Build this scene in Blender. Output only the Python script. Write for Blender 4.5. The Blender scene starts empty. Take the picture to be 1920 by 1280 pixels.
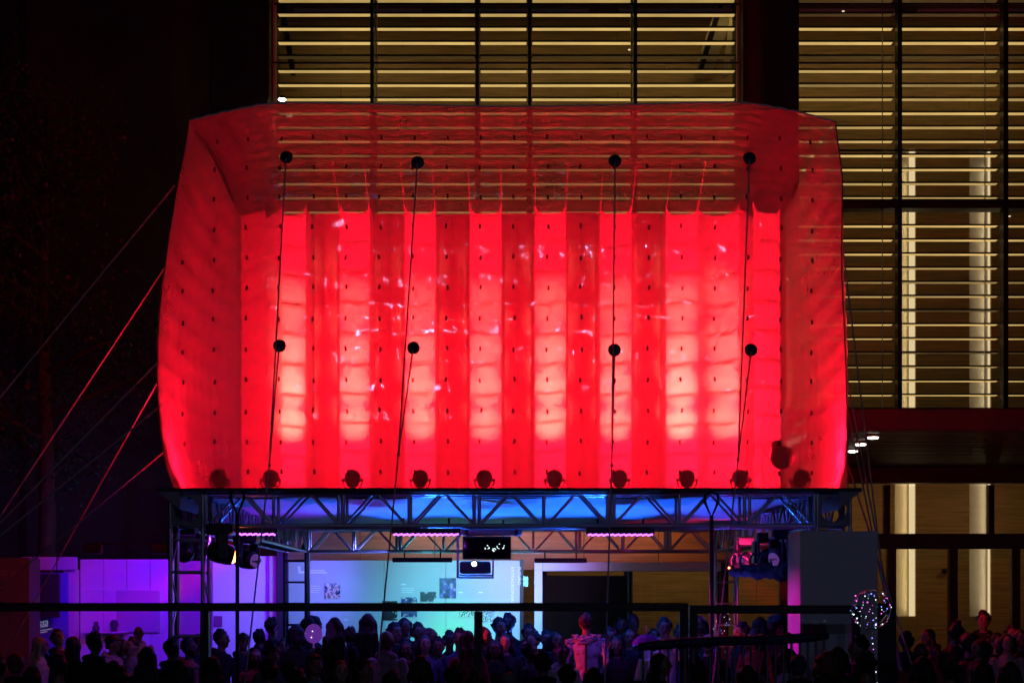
import bpy, math, random
import numpy as np
from mathutils import Vector, Matrix
R = math.radians
rnd = random.Random(7)
sc = bpy.context.scene
col = sc.collection

# ------------------------------------------------------------------ camera
CAMY, CAMZ, F, HY = -18.0, 2.05, 2970.0, 1128.0
cam = bpy.data.objects.new('camera', bpy.data.cameras.new('camera'))
col.objects.link(cam)
cam.location = (0, CAMY, CAMZ)
cam.rotation_euler = (R(90), 0, 0)
cam.data.sensor_width = 36
cam.data.lens = 36 * F / 1920
cam.data.shift_y = (HY - 640) / 1920
cam.data.clip_end = 600
cam.data.clip_start = 0.1
sc.camera = cam

# ------------------------------------------------------------------ world: night sky
w = bpy.data.worlds.new('World'); sc.world = w; w.use_nodes = True
nt = w.node_tree
bg = nt.nodes['Background']
sky = nt.nodes.new('ShaderNodeTexSky'); sky.sky_type = 'NISHITA'; sky.sun_disc = False
sky.sun_elevation = R(-4); sky.sun_rotation = R(140)
nt.links.new(sky.outputs[0], bg.inputs[0]); bg.inputs[1].default_value = 0.012

# ------------------------------------------------------------------ render settings
sc.view_settings.view_transform = 'Standard'
sc.view_settings.look = 'None'
sc.view_settings.exposure = 0.0
sc.view_settings.gamma = 1.0
sc.render.engine = 'CYCLES'
cy = sc.cycles
cy.use_denoising = True
cy.max_bounces = 7; cy.diffuse_bounces = 3; cy.glossy_bounces = 2
cy.transmission_bounces = 5; cy.transparent_max_bounces = 20
cy.sample_clamp_indirect = 4.0
cy.caustics_reflective = False; cy.caustics_refractive = False
cy.use_light_tree = True
cy.use_adaptive_sampling = True; cy.adaptive_threshold = 0.025

def at(px, py, Y):
    k = (Y - CAMY) / F
    return Vector(((px - 960) * k, Y, CAMZ + (HY - py) * k))
def atx(px, Y): return (px - 960) * (Y - CAMY) / F
def atz(py, Y): return CAMZ + (HY - py) * (Y - CAMY) / F

# ------------------------------------------------------------------ materials
_m = {}
def mat(name, color, rough=0.6, metal=0.0, emit=None, estr=1.0, noise=0.0, nscale=6.0, bump=0.0, bscale=40.0, stretch=None, spec=0.5, sheen=0):
    if name in _m: return _m[name]
    m = bpy.data.materials.new(name); m.use_nodes = True; _m[name] = m
    t = m.node_tree; b = t.nodes['Principled BSDF']
    b.inputs['Roughness'].default_value = rough
    b.inputs['Metallic'].default_value = metal
    b.inputs['Specular IOR Level'].default_value = spec
    c = (*color, 1)
    b.inputs['Base Color'].default_value = c
    if noise or bump:
        tc = t.nodes.new('ShaderNodeTexCoord'); mp = t.nodes.new('ShaderNodeMapping')
        t.links.new(tc.outputs['Object'], mp.inputs[0])
        if stretch: mp.inputs['Scale'].default_value = stretch
    if noise:
        n = t.nodes.new('ShaderNodeTexNoise'); n.inputs['Scale'].default_value = nscale; n.inputs['Detail'].default_value = 6
        t.links.new(mp.outputs[0], n.inputs['Vector'])
        r = t.nodes.new('ShaderNodeValToRGB')
        r.color_ramp.elements[0].position = 0.3; r.color_ramp.elements[1].position = 0.7
        r.color_ramp.elements[0].color = (*[max(0, v * (1 - noise)) for v in color], 1)
        r.color_ramp.elements[1].color = (*[min(1, v * (1 + noise)) for v in color], 1)
        t.links.new(n.outputs['Fac'], r.inputs[0]); t.links.new(r.outputs[0], b.inputs['Base Color'])
    if bump:
        n2 = t.nodes.new('ShaderNodeTexNoise'); n2.inputs['Scale'].default_value = bscale; n2.inputs['Detail'].default_value = 4
        t.links.new(mp.outputs[0], n2.inputs['Vector'])
        bp = t.nodes.new('ShaderNodeBump'); bp.inputs['Strength'].default_value = bump; bp.inputs['Distance'].default_value = 0.02
        t.links.new(n2.outputs['Fac'], bp.inputs['Height']); t.links.new(bp.outputs[0], b.inputs['Normal'])
    if emit:
        b.inputs['Emission Color'].default_value = (*emit, 1); b.inputs['Emission Strength'].default_value = estr
    return m

def film_material(name, fac, tint, rough, wrinkle, blur=0.5, base=0.07, graze=0.75, dust=(0.85, 0.85, 0.85)):
    m = bpy.data.materials.new(name); m.use_nodes = True
    t = m.node_tree; t.nodes.clear(); N = t.nodes.new; L = t.links.new
    out = N('ShaderNodeOutputMaterial')
    tr = N('ShaderNodeBsdfTransparent'); tr.inputs[0].default_value = (*tint, 1)
    di = N('ShaderNodeBsdfDiffuse'); di.inputs[0].default_value = (*dust, 1)
    tl = N('ShaderNodeBsdfTranslucent'); tl.inputs[0].default_value = (*dust, 1)
    sm = N('ShaderNodeMixShader'); sm.inputs[0].default_value = 0.8
    L(di.outputs[0], sm.inputs[1]); L(tl.outputs[0], sm.inputs[2])
    gl = N('ShaderNodeBsdfGlossy'); gl.inputs['Roughness'].default_value = rough; gl.inputs[0].default_value = (1, 1, 1, 1)
    tc = N('ShaderNodeTexCoord')
    n1 = N('ShaderNodeTexNoise'); n1.inputs['Scale'].default_value = 2.2; n1.inputs['Detail'].default_value = 4; n1.inputs['Distortion'].default_value = 0.8
    n2 = N('ShaderNodeTexNoise'); n2.inputs['Scale'].default_value = 17; n2.inputs['Detail'].default_value = 3
    L(tc.outputs['Object'], n1.inputs['Vector']); L(tc.outputs['Object'], n2.inputs['Vector'])
    b1 = N('ShaderNodeBump'); b1.inputs['Strength'].default_value = wrinkle; b1.inputs['Distance'].default_value = 0.12
    b2 = N('ShaderNodeBump'); b2.inputs['Strength'].default_value = wrinkle * 0.55; b2.inputs['Distance'].default_value = 0.02
    L(n1.outputs['Fac'], b1.inputs['Height']); L(n2.outputs['Fac'], b2.inputs['Height'])
    L(b1.outputs[0], b2.inputs['Normal']); L(b2.outputs[0], gl.inputs['Normal'])
    # dusty smears: slightly uneven scattering
    n3 = N('ShaderNodeTexNoise'); n3.inputs['Scale'].default_value = 1.1; n3.inputs['Detail'].default_value = 7; n3.inputs['Roughness'].default_value = 0.62
    L(tc.outputs['Object'], n3.inputs['Vector'])
    mr = N('ShaderNodeMapRange'); mr.inputs[1].default_value = 0.3; mr.inputs[2].default_value = 0.7
    mr.inputs[3].default_value = fac * 0.75; mr.inputs[4].default_value = fac * 1.25
    L(n3.outputs['Fac'], mr.inputs[0])
    rf = N('ShaderNodeBsdfRefraction'); rf.inputs['Color'].default_value = (*tint, 1); rf.inputs['IOR'].default_value = 1.1; rf.inputs['Roughness'].default_value = 0.3
    mt = N('ShaderNodeMixShader'); mt.inputs[0].default_value = blur; L(tr.outputs[0], mt.inputs[1]); L(rf.outputs[0], mt.inputs[2])
    m1 = N('ShaderNodeMixShader'); L(mr.outputs[0], m1.inputs[0]); L(mt.outputs[0], m1.inputs[1]); L(sm.outputs[0], m1.inputs[2])
    lw = N('ShaderNodeLayerWeight'); lw.inputs[0].default_value = 0.5
    pw = N('ShaderNodeMath'); pw.operation = 'POWER'; pw.inputs[1].default_value = 3.5; L(lw.outputs['Facing'], pw.inputs[0])
    ma = N('ShaderNodeMath'); ma.operation = 'MULTIPLY_ADD'; ma.inputs[1].default_value = graze; ma.inputs[2].default_value = base
    L(pw.outputs[0], ma.inputs[0])
    m2 = N('ShaderNodeMixShader'); L(ma.outputs[0], m2.inputs[0]); L(m1.outputs[0], m2.inputs[1]); L(gl.outputs[0], m2.inputs[2])
    L(m2.outputs[0], out.inputs['Surface'])
    return m

def glass_material(name, tint=(0.9, 0.92, 0.9), refl=0.035, rough=0.02):
    m = bpy.data.materials.new(name); m.use_nodes = True
    t = m.node_tree; t.nodes.clear(); N = t.nodes.new; L = t.links.new
    out = N('ShaderNodeOutputMaterial')
    tr = N('ShaderNodeBsdfTransparent'); tr.inputs[0].default_value = (*tint, 1)
    gl = N('ShaderNodeBsdfGlossy'); gl.inputs['Roughness'].default_value = rough
    lw = N('ShaderNodeLayerWeight'); lw.inputs[0].default_value = 0.5
    pw = N('ShaderNodeMath'); pw.operation = 'POWER'; pw.inputs[1].default_value = 4; L(lw.outputs['Facing'], pw.inputs[0])
    ma = N('ShaderNodeMath'); ma.operation = 'MULTIPLY_ADD'; ma.inputs[1].default_value = 0.7; ma.inputs[2].default_value = refl; L(pw.outputs[0], ma.inputs[0])
    mx = N('ShaderNodeMixShader'); L(ma.outputs[0], mx.inputs[0]); L(tr.outputs[0], mx.inputs[1]); L(gl.outputs[0], mx.inputs[2])
    L(mx.outputs[0], out.inputs['Surface'])
    return m

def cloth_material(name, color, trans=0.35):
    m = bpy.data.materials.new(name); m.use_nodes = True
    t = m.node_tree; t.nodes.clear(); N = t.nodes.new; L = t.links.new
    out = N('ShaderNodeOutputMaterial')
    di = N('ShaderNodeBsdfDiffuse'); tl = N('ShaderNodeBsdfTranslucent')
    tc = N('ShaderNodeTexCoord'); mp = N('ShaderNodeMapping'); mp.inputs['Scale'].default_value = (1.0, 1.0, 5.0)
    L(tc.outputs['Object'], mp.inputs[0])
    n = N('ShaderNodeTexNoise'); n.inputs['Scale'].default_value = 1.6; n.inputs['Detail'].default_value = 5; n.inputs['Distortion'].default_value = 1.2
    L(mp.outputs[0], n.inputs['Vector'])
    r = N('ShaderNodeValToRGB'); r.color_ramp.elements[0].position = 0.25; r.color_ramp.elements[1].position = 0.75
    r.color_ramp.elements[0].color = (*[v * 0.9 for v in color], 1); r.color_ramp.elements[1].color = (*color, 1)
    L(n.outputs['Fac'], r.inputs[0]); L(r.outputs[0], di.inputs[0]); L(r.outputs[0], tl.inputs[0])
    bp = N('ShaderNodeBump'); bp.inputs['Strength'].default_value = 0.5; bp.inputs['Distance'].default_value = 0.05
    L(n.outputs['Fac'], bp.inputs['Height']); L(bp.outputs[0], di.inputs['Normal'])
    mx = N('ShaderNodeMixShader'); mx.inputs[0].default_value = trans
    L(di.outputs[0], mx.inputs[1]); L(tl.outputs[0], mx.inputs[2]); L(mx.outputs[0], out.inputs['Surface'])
    return m

M_alu = mat('aluminium', (0.55, 0.56, 0.6), 0.32, 0.85, noise=0.15, nscale=9)
M_black = mat('black_metal', (0.012, 0.012, 0.014), 0.45, noise=0.4, nscale=5)
M_blackplastic = mat('black_plastic', (0.014, 0.014, 0.016), 0.3)
M_matt = mat('matt_black', (.008, .008, .009), .95, spec=.1)
M_blackcloth = mat('black_cloth', (0.01, 0.01, 0.012), 0.9, bump=0.4, bscale=12)
M_white = mat('white_paint', (0.78, 0.78, 0.78), 0.55, noise=0.04, nscale=2)
M_tarp = mat('deck_tarp', (0.6, 0.6, 0.62), 0.5, noise=0.12, nscale=1.3, bump=0.6, bscale=2.5)
M_wood = mat('wood_panelling', (0.36, 0.235, 0.095), 0.5, noise=0.28, nscale=2.2, stretch=(0.5, 1, 9.0), bump=0.1, bscale=8)
M_plaster = mat('cream_plaster', (0.62, 0.55, 0.38), 0.7, noise=0.06, nscale=1.5)
M_dark = mat('dark_cladding', (0.018, 0.016, 0.015), 0.55, noise=0.3, nscale=2)
M_maroon = mat('dark_red_cladding', (0.03, 0.016, 0.013), 0.5, noise=0.2, nscale=1.2)
M_rope = mat('rope', (0.5, 0.45, 0.45), 0.85, noise=0.3, nscale=60)
M_ground = mat('paving', (0.06, 0.058, 0.06), 0.7, noise=0.35, nscale=0.8, bump=0.3, bscale=14)
M_pad = mat('pad_rubber', (0.03, 0.035, 0.07), 0.4)
M_tie = mat('tie_tab', (0.16, 0.02, 0.02), 0.7)
M_film = film_material('clear_film', 0.24, (0.97, 0.97, 0.97), 0.055, 0.10, 0.12, 0.085)
M_filmside = film_material('clear_film_side', 0.78, (0.97, 0.97, 0.97), 0.1, 0.12, 0.4, 0.05, 0.08)
M_filmtop = film_material('clear_film_roof', 0.06, (0.97, 0.97, 0.97), 0.03, 0.03, 0.6, 0.05, 0.4)
M_cloth = cloth_material('white_ripstop', (0.82, 0.8, 0.8))
M_cloth_shade = cloth_material('shaded_ripstop', (0.42, 0.34, 0.34), 0.2)  # shade of the recesses put into a darker fabric colour
M_glass = glass_material('window_glass', (0.93, 0.93, 0.9), 0.03)
M_screen = glass_material('screen_glass', (0.93, 0.95, 0.97), 0.03, 0.05)
M_balloon = glass_material('balloon_film', (0.93, 0.93, 0.95), 0.06, 0.05)
def emat(name, c, s): return mat(name, (0.02, 0.02, 0.02), 0.5, emit=c, estr=s)

# ------------------------------------------------------------------ mesh builder
class MB:
    def __init__(s): s.v = []; s.f = []; s.m = []; s.sm = []
    def add(s, vs, fs, mi=0, smooth=False):
        o = len(s.v); s.v += [tuple(v) for v in vs]
        for f in fs: s.f.append([i + o for i in f]); s.m.append(mi); s.sm.append(smooth)
        return s
    def box(s, a, b, mi=0):
        x0, y0, z0 = a; x1, y1, z1 = b
        if x0 > x1: x0, x1 = x1, x0
        if y0 > y1: y0, y1 = y1, y0
        if z0 > z1: z0, z1 = z1, z0
        return s.add([(x0,y0,z0),(x1,y0,z0),(x1,y1,z0),(x0,y1,z0),(x0,y0,z1),(x1,y0,z1),(x1,y1,z1),(x0,y1,z1)],
                     [(0,3,2,1),(4,5,6,7),(0,1,5,4),(1,2,6,5),(2,3,7,6),(3,0,4,7)], mi)
    def bbox(s, a, b, c=0.01, mi=0):
        """box with chamfered vertical and horizontal edges (a bevelled block)"""
        x0, y0, z0 = a; x1, y1, z1 = b
        vs = []; fs = []
        zs = [(z0, c), (z0 + c, 0), (z1 - c, 0), (z1, c)]
        for z, i in zs:
            q = [(x0+i+c,y0+i),(x1-i-c,y0+i),(x1-i,y0+i+c),(x1-i,y1-i-c),(x1-i-c,y1-i),(x0+i+c,y1-i),(x0+i,y1-i-c),(x0+i,y0+i+c)]
            vs += [(x, y, z) for x, y in q]
        for k in range(3):
            for j in range(8):
                fs.append((k*8+j, k*8+(j+1)%8, k*8+8+(j+1)%8, k*8+8+j))
        fs.append(tuple(range(7, -1, -1))); fs.append(tuple(range(24, 32)))
        return s.add(vs, fs, mi)
    def tube(s, pts, r, n=8, mi=0, smooth=True, caps=True):
        pts = [Vector(p) for p in pts]; k = len(pts)
        rs = r if isinstance(r, (list, tuple)) else [r] * k
        vs = []; fs = []; prev = None
        for i, p in enumerate(pts):
            d = (pts[min(i+1, k-1)] - pts[max(i-1, 0)])
            if d.length < 1e-9: d = Vector((0, 0, 1))
            d.normalize()
            ref = prev if prev is not None else (Vector((0, 0, 1)) if abs(d.z) < 0.9 else Vector((1, 0, 0)))
            a = d.cross(ref); 
            if a.length < 1e-6: a = d.cross(Vector((0, 1, 0)))
            a.normalize(); b = d.cross(a).normalized(); prev = ref
            for j in range(n):
                t = 2 * math.pi * j / n
                vs.append(p + rs[i] * (math.cos(t) * a + math.sin(t) * b))
        for i in range(k - 1):
            for j in range(n):
                fs.append((i*n+j, i*n+(j+1)%n, (i+1)*n+(j+1)%n, (i+1)*n+j))
        if caps: fs.append(tuple(range(n-1, -1, -1))); fs.append(tuple(range((k-1)*n, k*n)))
        return s.add(vs, fs, mi, smooth)
    def sphere(s, c, r, nu=12, nv=8, mi=0, smooth=True, fn=None):
        c = Vector(c); rx, ry, rz = (r, r, r) if not isinstance(r, (list, tuple)) else r
        vs = [c + Vector((0, 0, rz))]; fs = []
        for i in range(1, nv):
            th = math.pi * i / nv
            for j in range(nu):
                ph = 2 * math.pi * j / nu
                d = Vector((math.sin(th)*math.cos(ph), math.sin(th)*math.sin(ph), math.cos(th)))
                q = fn(d) if fn else 1.0
                vs.append(c + Vector((d.x*rx*q, d.y*ry*q, d.z*rz*q)))
        vs.append(c - Vector((0, 0, rz)))
        for j in range(nu): fs.append((0, 1+j, 1+(j+1)%nu))
        for i in range(nv-2):
            for j in range(nu):
                a = 1+i*nu+j; b = 1+i*nu+(j+1)%nu
                fs.append((a, a+nu, b+nu, b))
        l = len(vs)-1
        for j in range(nu): fs.append((l, l-nu+(j+1)%nu, l-nu+j))
        return s.add(vs, fs, mi, smooth)
    def lathe(s, c, axis, prof, n=14, mi=0, smooth=True):
        """prof: (distance along axis, radius)"""
        c = Vector(c); ax = Vector(axis).normalized()
        return s.tube([c + ax * t for t, r in prof], [r for t, r in prof], n, mi, smooth)
    def grid(s, fn, nu, nv, mi=0, smooth=True, flip=False):
        vs = [fn(i / nu, j / nv) for j in range(nv + 1) for i in range(nu + 1)]
        fs = []
        for j in range(nv):
            for i in range(nu):
                q = (j*(nu+1)+i, j*(nu+1)+i+1, (j+1)*(nu+1)+i+1, (j+1)*(nu+1)+i)
                fs.append(q[::-1] if flip else q)
        return s.add(vs, fs, mi, smooth)
    def mesh(s, name):
        me = bpy.data.meshes.new(name)
        me.from_pydata(s.v, [], s.f)
        me.polygons.foreach_set('material_index', s.m)
        me.polygons.foreach_set('use_smooth', s.sm)
        me.update()
        return me
    def build(s, name, mats, parent=None, loc=None):
        me = s.mesh(name)
        for m in (mats if isinstance(mats, (list, tuple)) else [mats]): me.materials.append(m)
        return link(name, me, parent, loc)

def link(name, data, parent=None, loc=None, rot=None):
    o = bpy.data.objects.new(name, data); col.objects.link(o)
    if parent is not None: o.parent = parent
    if loc is not None: o.location = loc
    if rot is not None: o.rotation_euler = rot
    return o
def tag(o, label=None, cat=None, group=None, kind=None):
    if label: o['label'] = label
    if cat: o['category'] = cat
    if group: o['group'] = group
    if kind: o['kind'] = kind
    return o
def thing(name, label, cat, loc=(0, 0, 0), group=None, rz=0):
    o = link(name, None, None, loc, (0, 0, rz)); o.empty_display_size = 0.1
    return tag(o, label, cat, group)
def shared(name, me, parent, loc, rot=(0, 0, 0), scale=None):
    o = link(name, me, parent, loc, rot)
    if scale: o.scale = scale
    return o
def text(name, body, size, m, parent, loc, rot, extrude=0.002, shear=0.0, align='LEFT'):
    c = bpy.data.curves.new(name, 'FONT'); c.body = body; c.size = size; c.extrude = extrude; c.shear = shear; c.align_x = align
    c.resolution_u = 3
    t = bpy.data.objects.new(name, c); col.objects.link(t)
    dg = bpy.context.evaluated_depsgraph_get(); dg.update()
    me = bpy.data.meshes.new_from_object(t.evaluated_get(dg))
    bpy.data.objects.remove(t)
    me.materials.clear(); me.materials.append(m)
    return link(name, me, parent, loc, rot)
def light(name, kind, parent, loc, color, power, target=None, **kw):
    d = bpy.data.lights.new(name, kind); d.color = color; d.energy = power
    for k, v in kw.items(): setattr(d, k, v)
    o = link(name, d, parent, loc)
    if target is not None:
        o.rotation_euler = (Vector(target) - Vector(loc)).to_track_quat('-Z', 'Y').to_euler()
    return o
def bar(p0, p1, r, n=8): return MB().tube([p0, p1], r, n)
_unit = MB().tube([(0, 0, 0), (0, 0, 1)], 1.0, 8).mesh('unit_bar'); 
def rod(name, parent, p0, p1, r, m):
    """a straight round bar as its own object, sharing one mesh per material"""
    key = 'rod_' + m.name
    if key not in _m:
        me = _unit.copy(); me.materials.append(m); _m[key] = me
    p0 = Vector(p0); p1 = Vector(p1); d = p1 - p0
    o = link(name, _m[key], parent, p0); o.rotation_euler = d.to_track_quat('Z', 'Y').to_euler()
    o.scale = (r, r, d.length)
    return o

# ================================================================== SETTING
g = MB().grid(lambda u, v: (-150 + 300 * u, -60 + 300 * v, 0), 4, 4, smooth=False).build('ground', M_ground)
tag(g, kind='structure')

# ------------------------------------------------------------------ building behind
FY = 17.0
DECK = atz(915, 0)
bld = thing('office_building', 'tall lit office building with black mullions and lit horizontal louvres behind the stage', 'building', (0, FY, 0))
def bpart(mb, name, m): 
    o = mb.build(name, m, bld); o.location = (0, -FY, 0); return o
def X(px): return atx(px, FY)
def Z(py): return atz(py, FY)
CAN_Z = 4.97; CAN_F = 8.8
ZTOP = Z(-60)
# black pillars
for x0, x1 in ((402, 511), (1387, 1491)):
    bpart(MB().bbox((X(x0), FY - 0.5, CAN_Z + 0.02), (X(x1), FY + 1.2, ZTOP), 0.03), 'pillar', M_dark)
# mullions, paired with a thin inner stile
mull = [(698, 6), (895, 6), (993, 6), (1191, 6), (1685, 8), (1883, 9)]
for x, wpx in mull:
    hw = wpx * (FY + 18) / F / 2
    bpart(MB().box((X(x) - hw, FY - 0.12, CAN_Z + 0.3), (X(x) + hw, FY + 0.16, ZTOP), 0), 'mullion', M_black)
for x in (515, 1384):
    bpart(MB().box((X(x) - 0.03, FY - 0.06, CAN_Z + 0.3), (X(x) + 0.03, FY + 0.1, ZTOP), 0), 'window_jamb', M_plaster)
# suspension cables behind the blades
for x in (706, 1184, 1478 + 179, 1850):
    rod('louvre_cable', bld, (X(x), 0.13, CAN_Z + 0.3), (X(x), 0.13, ZTOP), 0.012, M_alu)
# horizontal transoms (thin black lines) and the black spandrel on the right
for y, x0, x1, h in ((10, 515, 1385, 2), (120, 402, 1385, 2.5), (10, 1491, 2000, 2.0), (120, 1491, 2000, 2.5), (284, 1491, 2000, 3)):
    hh = h * (FY + 18) / F / 2
    bpart(MB().box((X(x0), FY - 0.09, Z(y) - hh), (X(x1), FY - 0.04, Z(y) + hh)), 'transom', M_black)
bpart(MB().bbox((X(1491) + 0.01, FY - 0.1, Z(392)), (X(2010), FY + 0.3, Z(375)), 0.01), 'spandrel', M_dark)
# louvre blades: dark front edge, pale underside with its light put in as emission
def glow_blade_mat(name, s):
    m = bpy.data.materials.new(name); m.use_nodes = True
    t = m.node_tree; b = t.nodes['Principled BSDF']
    b.inputs['Base Color'].default_value = (0.5, 0.42, 0.25, 1)
    tc = t.nodes.new('ShaderNodeTexCoord'); n = t.nodes.new('ShaderNodeTexNoise'); n.inputs['Scale'].default_value = 0.9
    t.links.new(tc.outputs['Object'], n.inputs['Vector'])
    mr = t.nodes.new('ShaderNodeMapRange'); mr.inputs[1].default_value = 0.3; mr.inputs[2].default_value = 0.7
    mr.inputs[3].default_value = s * 0.78; mr.inputs[4].default_value = s * 1.15
    t.links.new(n.outputs['Fac'], mr.inputs[0])
    b.inputs['Emission Color'].default_value = (1.0, 0.67, 0.23, 1)
    t.links.new(mr.outputs[0], b.inputs['Emission Strength'])
    return m
M_bladeglow = [glow_blade_mat('louvre_glow', 0.85), glow_blade_mat('louvre_glow_soft', 0.33), glow_blade_mat('louvre_glow_faint', 0.05), glow_blade_mat('louvre_glow_warm', 0.68), glow_blade_mat('louvre_glow_mid', 0.55)]
M_blade = mat('louvre_paint', (0.05, 0.042, 0.03), 0.6)
bays = [(517, 694), (702, 891), (899, 989), (997, 1187), (1195, 1382), (1494, 1680), (1690, 1878), (1889, 2010)]
blades = {}
row0 = [-7, 20, 46.5, 73, 99, 125, 152, 178.5]
rows = [-7 + 26.6 * k for k in range(0, 30)]
for bi, (x0, x1) in enumerate(bays):
    x0m, x1m = X(x0), X(x1)
    for k, y in enumerate(rows):
        zz = Z(y)
        if zz < CAN_Z + 0.45 or (bi >= 5 and 366 < y < 396): continue
        lev = 2 if (k in (0,) and bi >= 5) or (bi >= 5 and k in (1, 4, 22, 25)) or (bi < 5 and k == 4) else (1 if (bi >= 5 and k in (6, 26, 20)) else 0)
        if lev == 0: lev = random.Random(k * 7 + (bi >= 5)).choice([0, 0, 3, 4])
        key = (bi, lev)
        if key not in blades:
            mb = MB(); ww = x1m - x0m
            mb.add([(0,0,0),(ww,0,0),(ww,.21,0),(0,.21,0),(0,0,.03),(ww,0,.03),(ww,.21,.03),(0,.21,.03),
                    (.02,.03,-.004),(ww-.02,.03,-.004),(ww-.02,.205,-.004),(.02,.205,-.004)],
                   [(0,3,2,1),(4,5,6,7),(0,1,5,4),(1,2,6,5),(2,3,7,6),(3,0,4,7)], 0)
            mb.add([(.02,.03,-.004),(ww-.02,.03,-.004),(ww-.02,.205,-.004),(.02,.205,-.004)], [(3, 2, 1, 0)], 1)
            me = mb.mesh('louvre_blade'); me.materials.append(M_blade); me.materials.append(M_bladeglow[lev]); blades[key] = me
        o = link('louvre_blade', blades[key], bld, (x0m, 0.18, zz))
        o.rotation_euler = (R(rnd.uniform(-.6, .6)), R(rnd.uniform(-.05, .05)), 0)
# glass sheets
for x0, x1 in bays:
    z0 = CAN_Z + 0.32
    bpart(MB().box((X(x0) - .03, FY - 0.03, z0), (X(x1) + .03, FY - 0.015, ZTOP)), 'glass_pane', M_glass)
# interior: back wall with niches, floors, ceiling
IY = FY + 4.0
ix = lambda px: atx(px, IY)
iz = lambda py: atz(py, IY)
niches = [(1678, 1717, 280, 1155), (1818, 1858, 280, 1155)]
xl, xr = ix(380), ix(2100)
xs = [xl]
for a, b, c, d in niches: xs += [ix(a), ix(b)]
xs.append(xr)
for i in range(0, len(xs) - 1, 2):
    n = max(1, int((xs[i+1] - xs[i]) / 3.2))
    for k in range(n):
        xa = xs[i] + (xs[i+1] - xs[i]) * k / n; xb = xs[i] + (xs[i+1] - xs[i]) * (k + 1) / n
        bpart(MB().box((xa + .004, IY, 0), (xb - .004, IY + .1, iz(-150))), 'wall_panel', M_wood)
M_cove = emat('cove_led', (1.0, 0.78, 0.45), .9)
for i, (a, b, c, d) in enumerate(niches):
    xa, xb = ix(a), ix(b); zb, zt = iz(d), iz(c)
    nm = M_plaster if i == 0 else mat('grey_plaster', (0.55, 0.53, 0.5), 0.7, noise=0.05)
    bpart(MB().box((xa, IY + 0.14, zb), (xb, IY + .2, zt)), 'niche_back', nm)
    bpart(MB().box((xa, IY, 0), (xb, IY + .1, zb - .005)), 'wall_panel', M_wood)
    bpart(MB().box((xa, IY, zt + .005), (xb, IY + .1, iz(-150))), 'wall_panel', M_wood)
    wl = 0.14 if i == 0 else 0.05
    cv = bpart(MB().box((xb - wl, IY + 0.04, zb + .01), (xb - .012, IY + .1, zt - .01)), 'niche_light', M_cove)
    for zc in (zb + 1.2, zb + 3.4, zb + 5.6, zb + 7.8, zb + 10):
        light('niche_glow', 'AREA', cv, (xb - wl - .01, IY + .05, zc), (1.0, .78, .45), 4.5 if i == 0 else 4, (xa - .4, IY + .14, zc), shape='RECTANGLE', size=.05, size_y=2.2).rotation_euler = (R(90), 0, R(90 + 14))
# upper hall: floor slab on the canopy level, ceiling with black tracks
bpart(MB().box((xl, FY + .4, CAN_Z + .02), (xr, IY - .01, CAN_Z + .3)), 'floor_slab', M_dark)
bpart(MB().box((xl, FY + .4, iz(-150) - .3), (xr, IY - .01, iz(-150))), 'ceiling_slab', M_plaster)
def sloped(px0, py0, px1, py1, wpx, Y0, Y1, m, nm, th=.06):
    a0 = at(px0, py0, Y0); a1 = at(px1, py1, Y1); w0 = wpx * (Y0 + 18) / F
    mb = MB()
    vs = [a0, a0 + Vector((w0, 0, 0)), a1 + Vector((w0, 0, 0)), a1]
    vs += [v + Vector((0, 0, th)) for v in vs]
    mb.add(vs, [(0,1,2,3),(7,6,5,4),(0,4,5,1),(1,5,6,2),(2,6,7,3),(3,7,4,0)])
    bpart(mb, nm, m)
sloped(1352, -8, 1300, 142, 36, FY + 2.0, FY + 3.8, M_plaster, 'ceiling_beam')
sloped(1353, -8, 1308, 138, 9, FY + 1.9, FY + 3.6, M_black, 'light_track')
sloped(520, -8, 545, 142, 10, FY + 1.9, FY + 3.6, M_black, 'light_track')
sloped(1372, -8, 1356, 142, 10, FY + 1.9, FY + 3.6, M_plaster, 'ceiling_beam')
# hall lamps: long linear fittings under the ceiling, washing the wall
for xc in (-3.6, 0.3, 4.0, 7.5, 11.0):
    fx = bpart(MB().bbox((xc - 1.5, FY + 2.0, ZTOP - .25), (xc + 1.5, FY + 2.2, ZTOP - .15), .01), 'hall_lamp', M_white)
    light('hall_light', 'AREA', fx, (xc, FY + 2.1, ZTOP - .3), (1.0, .70, .25), 15, (xc, FY + 3.6, ZTOP - 4), shape='RECTANGLE', size=3.0, size_y=.2)
spot_me = MB().lathe((0, 0, 0), (0, 0, -1), [(0, .03), (.015, .028), (.02, .01)], 10).mesh('ceiling_spot'); spot_me.materials.append(emat('spot_warm', (1, .85, .55), 1.2))
for px, py in ((1180, 93), (1581, 21), (1893, 405)):
    link('ceiling_spot', spot_me, bld, at(px, py, FY + 1.6) - Vector((0, FY, 0)))
# small ceiling downlight seen at the top left of the inflatable
p = at(529, 187, FY - .6)
dl = thing('downlight', 'small round white lamp glowing above the left top corner of the inflatable', 'lamp', p)
MB().lathe((0, 0, .06), (0, 0, -1), [(0, .10), (.05, .11)], 14).build('housing', M_blackplastic, dl)
MB().lathe((0, 0, .008), (0, 0, -1), [(0, .085), (.02, .08), (.03, .05)], 14).build('lens', emat('lamp_warm', (1, .92, .7), 14), dl)
rod('bracket', dl, (0, 0, .05), (0, .55, .1), .02, M_black)
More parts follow.
